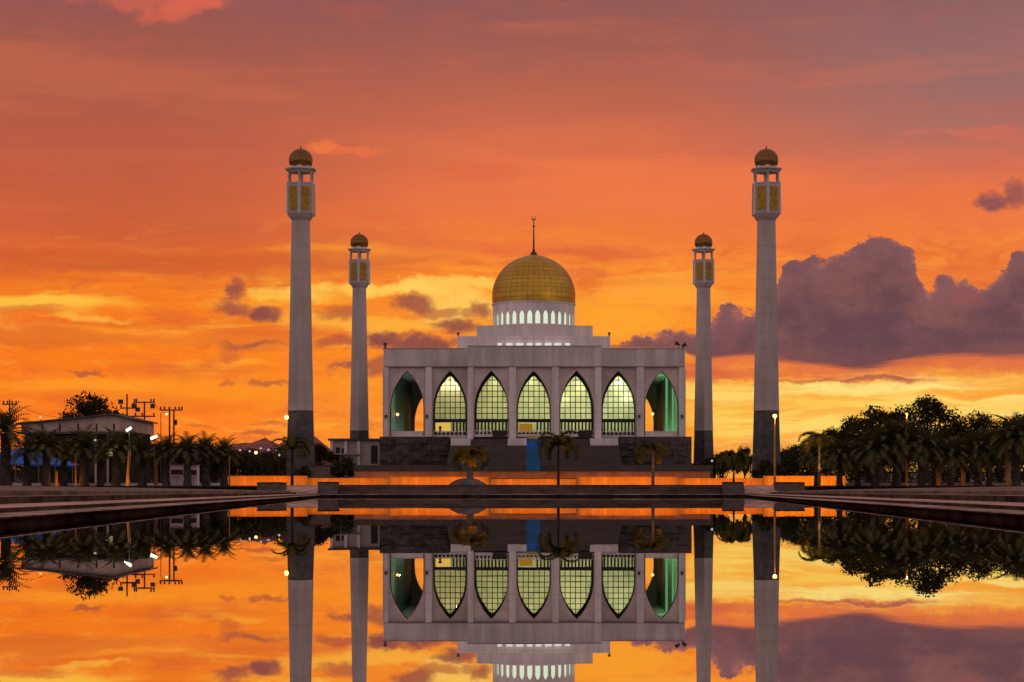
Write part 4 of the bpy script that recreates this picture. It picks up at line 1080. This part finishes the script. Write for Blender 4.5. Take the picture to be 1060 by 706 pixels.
d = 221.0
aw = thing('awning', (Xp(30,d), d, GZ), 'blue tarpaulin awning stretched between the left palms', 'awning')
def tarp(pts, ytop, ybot, name='tarpaulin'):
    b = MB()
    for (pa, ta, ba), (pb, tb, bb) in zip(pts[:-1], pts[1:]):
        A = [(Xp(pa,d)-Xp(30,d), 2.6, Zp(ta,d)-GZ), (Xp(pb,d)-Xp(30,d), 2.6, Zp(tb,d)-GZ), (Xp(pb,d)-Xp(30,d), 0, Zp(bb,d)-GZ), (Xp(pa,d)-Xp(30,d), 0, Zp(ba,d)-GZ)]
        b.quad(*A); b.quad(*[(x, y, z-0.03) for x, y, z in reversed(A)])
        b.quad(A[3], A[2], (A[2][0], 0, A[2][2]-0.18), (A[3][0], 0, A[3][2]-0.18))
    return b.build(name, M['blue'], aw)
tarp([(-22,466,480),(-6,468,481),(4,466,480),(17,462.5,479.5),(30,468,480),(44,471,480.5)], 0, 0)
tarp([(46,472.5,480),(54,474,480.5),(66,477.5,481),(77,480.5,482)], 0, 0)
for px in (-8,16,40,57,75):
    MB().tube([(Xp(px,d)-Xp(30,d), 0.05, -0.05),(Xp(px,d)-Xp(30,d), 0.05, Zp(480.5,d)-GZ)],[0.04,0.04],6).build('pole', M['pole_grey'], aw)
def booth(px0, px1, yt, d, label):
    xc = (Xp(px0,d)+Xp(px1,d))/2; w = (Xp(px1,d)-Xp(px0,d))/2; H = Zp(yt,d)-GZ
    t = thing('booth', (xc, d, GZ), label, 'booth', 'white booths between the left palms')
    MB().box(-w, w, 0, 1.5, 0.0, H-0.1).build('cabin', M['booth'], t)
    MB().box(-w*0.82, w*0.82, -0.03, 0.0, H*0.50, H*0.73).build('serving_hatch', M['dark'], t)
    MB().box(-w*0.80, w*0.80, -0.28, -0.032, H*0.46, H*0.495).build('counter', M['booth'], t)
    MB().box(-w-0.08, w+0.08, -0.15, 1.6, H-0.1, H).build('roof', M['tin'], t)
    MB().box(-0.02, 0.02, -0.02, 0.0, 0.05, H*0.44).build('panel_joint', M['dark'], t)
booth(175.8, 190.8, 480, 213, 'wider white booth with a dark serving hatch between the left palms')
booth(196.8, 204, 480.5, 213.5, 'narrow white booth just right of the wider white booth')
def post(px, y0_, y1_, d, label, m='shed', r=0.1, lean=0.0):
    H = Zp(y0_, d)-GZ; b = MB(); b.tube([(0,0,-0.05),(lean*0.5,0,H*0.5),(lean,0,H)], [r*1.15,r,r*0.9], 8)
    o = b.build('post', M[m]); o.location = (Xp(px,d), d, GZ)
    cp = MB().lathe([(r*1.5,H),(r*1.5,H+0.07),(0.02,H+0.12)], 8, lean); cp.build('cap', M['metal'], o)
    return tag(o, label, 'post')
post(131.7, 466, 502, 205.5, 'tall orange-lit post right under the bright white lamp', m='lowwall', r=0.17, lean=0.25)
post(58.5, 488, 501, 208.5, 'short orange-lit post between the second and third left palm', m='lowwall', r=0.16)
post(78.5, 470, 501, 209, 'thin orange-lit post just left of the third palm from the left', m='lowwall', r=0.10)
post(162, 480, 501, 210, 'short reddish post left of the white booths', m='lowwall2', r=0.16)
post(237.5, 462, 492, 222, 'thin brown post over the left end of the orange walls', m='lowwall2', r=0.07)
# low kerb walls under the palms
for pa, pb, side in ((12,236,'left'),(878,1070,'right')):
    d = 217.0; b = MB(); L = Xp(pb,d)-Xp(pa,d); b.box(-L/2, L/2, 0, 0.25, -0.1, 0.27); o = b.build('kerb_wall', M['booth'] if side == 'left' else M['house']); o.location = ((Xp(pa,d)+Xp(pb,d))/2, d, GZ)
    c = MB().box(-L/2, L/2, -0.03, 0.28, 0.27, 0.32); c.build('kerb_coping', M['house'], o); tag(o, 'low pale kerb wall behind the %s-hand row of palms' % side, 'kerb')
for pa, pb, d, H, lab in ((880,1080,300,2.3,'grey boundary wall far behind the right-hand palms'),(-40,240,300,2.3,'grey boundary wall far behind the left-hand palms')):
    L = Xp(pb,d)-Xp(pa,d); o = MB().box(-L/2, L/2, 0, 0.3, -0.1, H).build('boundary_wall', M['house']); o.location = ((Xp(pa,d)+Xp(pb,d))/2, d, GZ); tag(o, lab, 'wall')
    MB().box(-L/2, L/2, -0.06, 0.36, H, H+0.12).build('coping', M['concrete_d'], o)
    for k in range(14):
        x = -L/2 + L*(k+0.5)/14; MB().box(x-0.2, x+0.2, -0.09, -0.003, -0.1, H-0.01).build('pier', M['house'], o)

# pale house behind the rear left minaret
d = 345.0
hs = thing('pale_house', (Xp(367,d), d, GZ), 'pale two-storey house half hidden by the rear left minaret', 'house')
x0, x1 = Xp(342.5,d)-Xp(367,d), Xp(397,d)-Xp(367,d); zt = Zp(456,d)-GZ
MB().box(x0, x1, 0, 9, -0.1, zt).build('wall', M['house'], hs)
MB().box(x0-0.5, x1+0.4, -0.5, 9.5, zt, zt+0.35).build('roof', M['tin'], hs)
for pa, pb, ya, yb in ((347.5,352,463,479),(353.5,356,464,479),(384,391,461,480)):
    MB().box(Xp(pa,d)-Xp(367,d), Xp(pb,d)-Xp(367,d), -0.04, -0.002, Zp(yb,d)-GZ, Zp(ya,d)-GZ).build('window', M['dark'], hs)
for px in (343.5,358,371.5): MB().box(Xp(px,d)-Xp(367,d)-0.25, Xp(px,d)-Xp(367,d)+0.25, -0.28, -0.003, -0.1, zt-0.01).build('pillar', M['booth'], hs)
MB().box(Xp(343,d)-Xp(367,d), Xp(372,d)-Xp(367,d), -0.9, -0.29, Zp(470,d)-GZ-0.12, Zp(470,d)-GZ+0.1).build('balcony', M['house'], hs)
d = 262.0; b = MB(); w = (Xp(339.5,d)-Xp(317,d))/2; b.box(-w, w, 0, 3.0, -0.1, Zp(481.5,d)-GZ-0.1); o = b.build('service_box', M['planter']); o.location = (Xp(328,d), d, GZ)
MB().box(-w-0.1, w+0.1, -0.1, 3.1, Zp(481.5,d)-GZ-0.1, Zp(481.5,d)-GZ).build('lid', M['concrete_d'], o); tag(o, 'plain pale concrete box right of the tall left minaret foot', 'box')

# blue hoarding in front of the stairs
d = 271.0
hd = thing('hoarding', (Xp(552,d), d, Zp(488,d)-0.6), 'tall narrow blue hoarding with a yellow top in front of the mosque stairs', 'hoarding')
zz0 = Zp(488,d)-0.6; w = 7.0*d/F; H = Zp(454,d)-zz0
MB().box(-w, w, 0, 0.12, 0.0, H).build('panel', M['bluepanel'], hd)
MB().box(-w, w, -0.04, -0.001, H-1.25, H-0.55).build('upper_band', M['blue'], hd)
for f_ in (0.34,0.62): MB().box(-w, w, -0.03, -0.001, H*f_, H*f_+0.06).build('seam', M['blue'], hd)
MB().box(-w*0.95, w*0.75, 0.01, 0.10, H+0.003, H+0.38).build('top_strip', M['yellowp'], hd)
for x in (-w+0.1, w-0.1): MB().box(x-0.06, x+0.06, 0.121, 0.24, -2.0, H).build('stay', M['pole_grey'], hd)

# ------------------------------------------------------------------ lamps and poles
def lamp_post(px, ylamp, d, label, m, bulb, rb=0.16, arm=0.0, r=0.07, pw=0, col=(1,.6,.25), group='lit lamp posts'):
    rb *= 0.62
    H = Zp(ylamp, d)-GZ; t = thing('lamp_post', (Xp(px-arm,d), d, GZ), label, 'street lamp', group); ax = arm*d/F
    b = MB(); b.tube([(0,0,-0.05),(0,0,H*0.5),(0,0,H-0.12 if not ax else H+0.05)] + ([(ax*0.5,0,H+0.25),(ax,0,H+0.14)] if ax else []), [r*1.25,r,r*0.75] + ([r*.6,r*.6] if ax else []), 8); b.build('pole', m, t)
    MB().lathe([(r*2.2,-0.05),(r*2.2,0.25),(r*1.3,0.32)], 8).build('foot', m, t)
    hd_ = MB(); hd_.lathe([(0.06,H+0.16),(rb*1.15,H+rb*0.75),(rb*0.7,H+rb*1.0),(0.05,H+rb*1.25)], 10, ax); hd_.build('lamp_head', M['metal'], t)
    MB().sphere((ax,-0.05,H), rb, 10, 8).build('lamp_bulb', bulb, t, True)
    if pw: light('street_light', 'POINT', (Xp(px,d), d-0.3, Zp(ylamp,d)-0.2), pw, col, 0.02)
    return t
post_lit = mat('lamp_tinted_pole', (0.50,0.27,0.06), 0.6, 0.1)  # orange lamp glow is put into the pole colour
lamp_post(802, 430.5, 222.5, 'tall lamp post with a glaring sodium lamp in front of the tall right minaret', post_lit, M['bulb_y'], 0.42, pw=110, col=(1,.45,.12), r=0.11)
lamp_post(938.5, 428.5, 212, 'slim lamp post with a warm lamp against the tallest dark tree', post_lit, M['bulb_o'], 0.24, pw=40, col=(1,.45,.12), r=0.10)
lamp_post(172.5, 428.5, 255, 'lamp post with a warm lamp beside the twin utility poles', M['metal'], M['bulb_y'], 0.28, arm=6, r=0.06)
lamp_post(42, 432, 262, 'lamp post with a small lamp showing just above the shed roof', M['metal'], M['bulb_o'], 0.22, r=0.05)
lamp_post(98.5, 455.5, 216, 'lamp post with a small cream lamp among the left palms', M['metal'], M['bulb_s'], 0.26, arm=-4, r=0.05)
lamp_post(265, 468.5, 300, 'far lamp post with a large yellow lamp, left of the tall left minaret', M['metal'], M['bulb_y'], 0.42, r=0.05)
for px, py, lab in ((248.5,466,'far white lamp leftmost of the row left of the tall left minaret'),(258.5,467,'far white lamp just left of the yellow lamp'),(270,464,'far white lamp just right of the yellow lamp'),(278,465.5,'far white lamp right of the yellow lamp, third from the minaret'),(286.5,466.5,'far white lamp nearest the tall left minaret, higher one'),(289,471,'far cream lamp nearest the tall left minaret, lower one'),
                    (817,466.5,'far white lamp leftmost of the row right of the tall right minaret'),(826.5,465.5,'far white lamp second in the row right of the tall right minaret'),(835.5,463.5,'far white lamp third in the row right of the tall right minaret'),(846,466.5,'far white lamp nearest the drooping feather palm'),
                    (737,477,'far white lamp at the foot of the rear right minaret')):
    lamp_post(px, py, 300 if py < 470 else 286, lab, M['metal'], M['bulb_s'], 0.27, r=0.04, group='far white lamps')
def floodlamp(px, py, d, label, sx, rot, bulb, base_d=0.0):
    H = Zp(py, d)-GZ; t = thing('flood_lamp_mast', (Xp(px,d), d, GZ), label, 'flood lamp')
    MB().tube([(0,0.15,-0.05),(0,0.15,H)], [0.06,0.05], 6).build('mast', M['metal'], t)
    hd_ = bpy.data.objects.new('lamp_housing', MB().box(-sx, sx, -0.02, 0.22, -0.20, 0.24).mesh('lamp_housing', M['metal'])); COL.objects.link(hd_); hd_.parent = t; hd_.location = (0,0,H); hd_.rotation_euler = (R(-20), rot, 0)
    ln = bpy.data.objects.new('lamp_lens', MB().box(-sx*0.94, sx*0.94, -0.06, -0.021, -0.16, 0.18).mesh('lamp_lens', bulb)); COL.objects.link(ln); ln.parent = hd_
    return t
floodlamp(133.5, 444.5, 204, 'flood lamp with the brightest white-green glare among the left palms', 0.36, R(-32), M['bulb_w'])
floodlamp(159.5, 453, 204, 'flood lamp with a long tilted white strip right of the brightest one', 0.42, R(-22), M['bulb_w'])
light('flood_light', 'POINT', (Xp(131,204), 203.2, Zp(447,204)), 60, (0.9,1.0,0.8), 0.02)
# bracket lamp on the tall left minaret
x, y, z = P3(296.5, 432, 267.9)
o = thing('bracket_lamp', (x, y, z), 'warm lamp on a bracket at the dark foot of the tall left minaret', 'lamp')
MB().tube([(0.55,0.7,0.1),(0.1,0.1,0.12)], [0.05,0.05], 6).build('bracket', M['metal'], o)
MB().sphere((0,0,0), 0.32, 10, 8).build('lamp_bulb', M['bulb_y'], o, True)

def utility_pole(px, ytop, d, arms, label, twin=None, r=0.13):
    H = Zp(ytop,d)-GZ; t = thing('utility_pole', (Xp(px,d), d, GZ), label, 'utility pole', 'utility poles on the left'); s = d/F
    MB().tube([(0,0,-0.05),(0,0,H)], [r*1.2,r*0.85], 8).build('pole', M['metal'], t)
    if twin: MB().tube([(twin*s,0,-0.05),(twin*s,0,H-0.15)], [r*1.2,r*0.85], 8).build('pole', M['metal'], t)
    for (xa, xb, ya, ins) in arms:
        z = Zp(ya,d)-GZ; MB().box(xa*s, xb*s, -0.2, -0.08, z-0.09, z+0.09).build('crossarm', M['metal'], t)
        for x in ins:
            b = MB(); b.lathe([(0.05,z+0.09),(0.15,z+0.20),(0.09,z+0.28),(0.15,z+0.36),(0.04,z+0.50)], 7, x*s, -0.14); b.build('insulator', M['metal'], t)
    return t, H
utility_pole(10, 413.5, 270, [(-7.5,8,418.5,(-6,-2,3,7))], 'utility pole at the left edge behind the largest palm')
t, H = utility_pole(131.5, 408, 266, [(-7,9,422.5,(-6,8)),(-12,10,431,(9,))], 'utility pole with cut-outs on two arms above the shed end')
for px, py, r_ in ((125.5,416,0.32),(139.5,420,0.34),(143,424,0.3)): MB().box((px-131.5)*.133-r_, (px-131.5)*.133+r_, -0.5, -0.2, Zp(py,266)-GZ-0.3, Zp(py,266)-GZ+0.3).build('switch_box', M['metal'], t)
t, H = utility_pole(149.5, 415.5, 266, [(-11.5,11,416.5,(-10,-8,7,10)),(-12,11.5,431,(-2,10))], 'utility pole with two wide arms between its neighbours')
for px in (139.5,158.5): MB().box((px-149.5)*.133-0.3, (px-149.5)*.133+0.3, -0.45, -0.2, Zp(421,266)-GZ-0.25, Zp(421,266)-GZ+0.4).build('fuse_box', M['metal'], t)
t, H = utility_pole(175.5, 423.5, 266, [(-10,13.5,424.5,(-9,-5,0,6,10,13))], 'twin utility pole carrying one arm, nearest the mosque', twin=4.5)
b = MB().lathe([(0.26,Zp(440,266)-GZ),(0.30,Zp(436,266)-GZ),(0.20,Zp(434.5,266)-GZ)], 8, 6.2*.133, -0.2); b.build('transformer', M['metal'], t)
def wire(a, c, sag, label):
    b = MB(); A, C_ = Vector(a), Vector(c); pts = [A.lerp(C_, k/14) - Vector((0,0,sag*4*(k/14)*(1-k/14))) for k in range(15)]
    o = bpy.data.objects.new('power_line', MB.mesh(b.tube([p-A for p in pts], [0.025]*15, 4), 'power_line', M['metal'])); COL.objects.link(o); o.location = A; tag(o, label, 'cable', 'power lines on the left')
wire(P3(17,419,269.8), P3(125,423,265.8), 1.6, 'power line from the left-edge pole to the arm above the shed end')
wire(P3(140,422,265.8), P3(141,416.2,265.8), 0.0, 'short jumper between the first two pole arms')
wire(P3(160,416.3,265.8), P3(167,424.3,265.8), 0.35, 'power line from the wide-armed pole to the twin pole')

# ground lamps that light the palms in front of the mosque from below
for px, d, pw, lab in ((486,212.6,60,'a'),(676,213.2,40,'b'),(848,211.5,60,'c'),(759,213.5,30,'d'),(581,216.5,30,'e'),(303,221,25,'f')):
    l = light('palm_uplight', 'SPOT', (Xp(px,d)+0.4, d, GZ+0.08), pw*22, SOD if px < 700 else (1,0.5,0.1), 0.08, None, None, 75); aim(l, (Xp(px,d), d+2.0, GZ+5.0))
for px, d, pw in ((131.5,203.5,60),(60,206.8,30),(78,207.2,30),(972,212,50),(997,212,50),(1043,209.8,60),(941,209.5,30)):
    light('bank_lamp', 'POINT', (Xp(px,d), d, GZ+0.35), pw, SOD, 0.08)
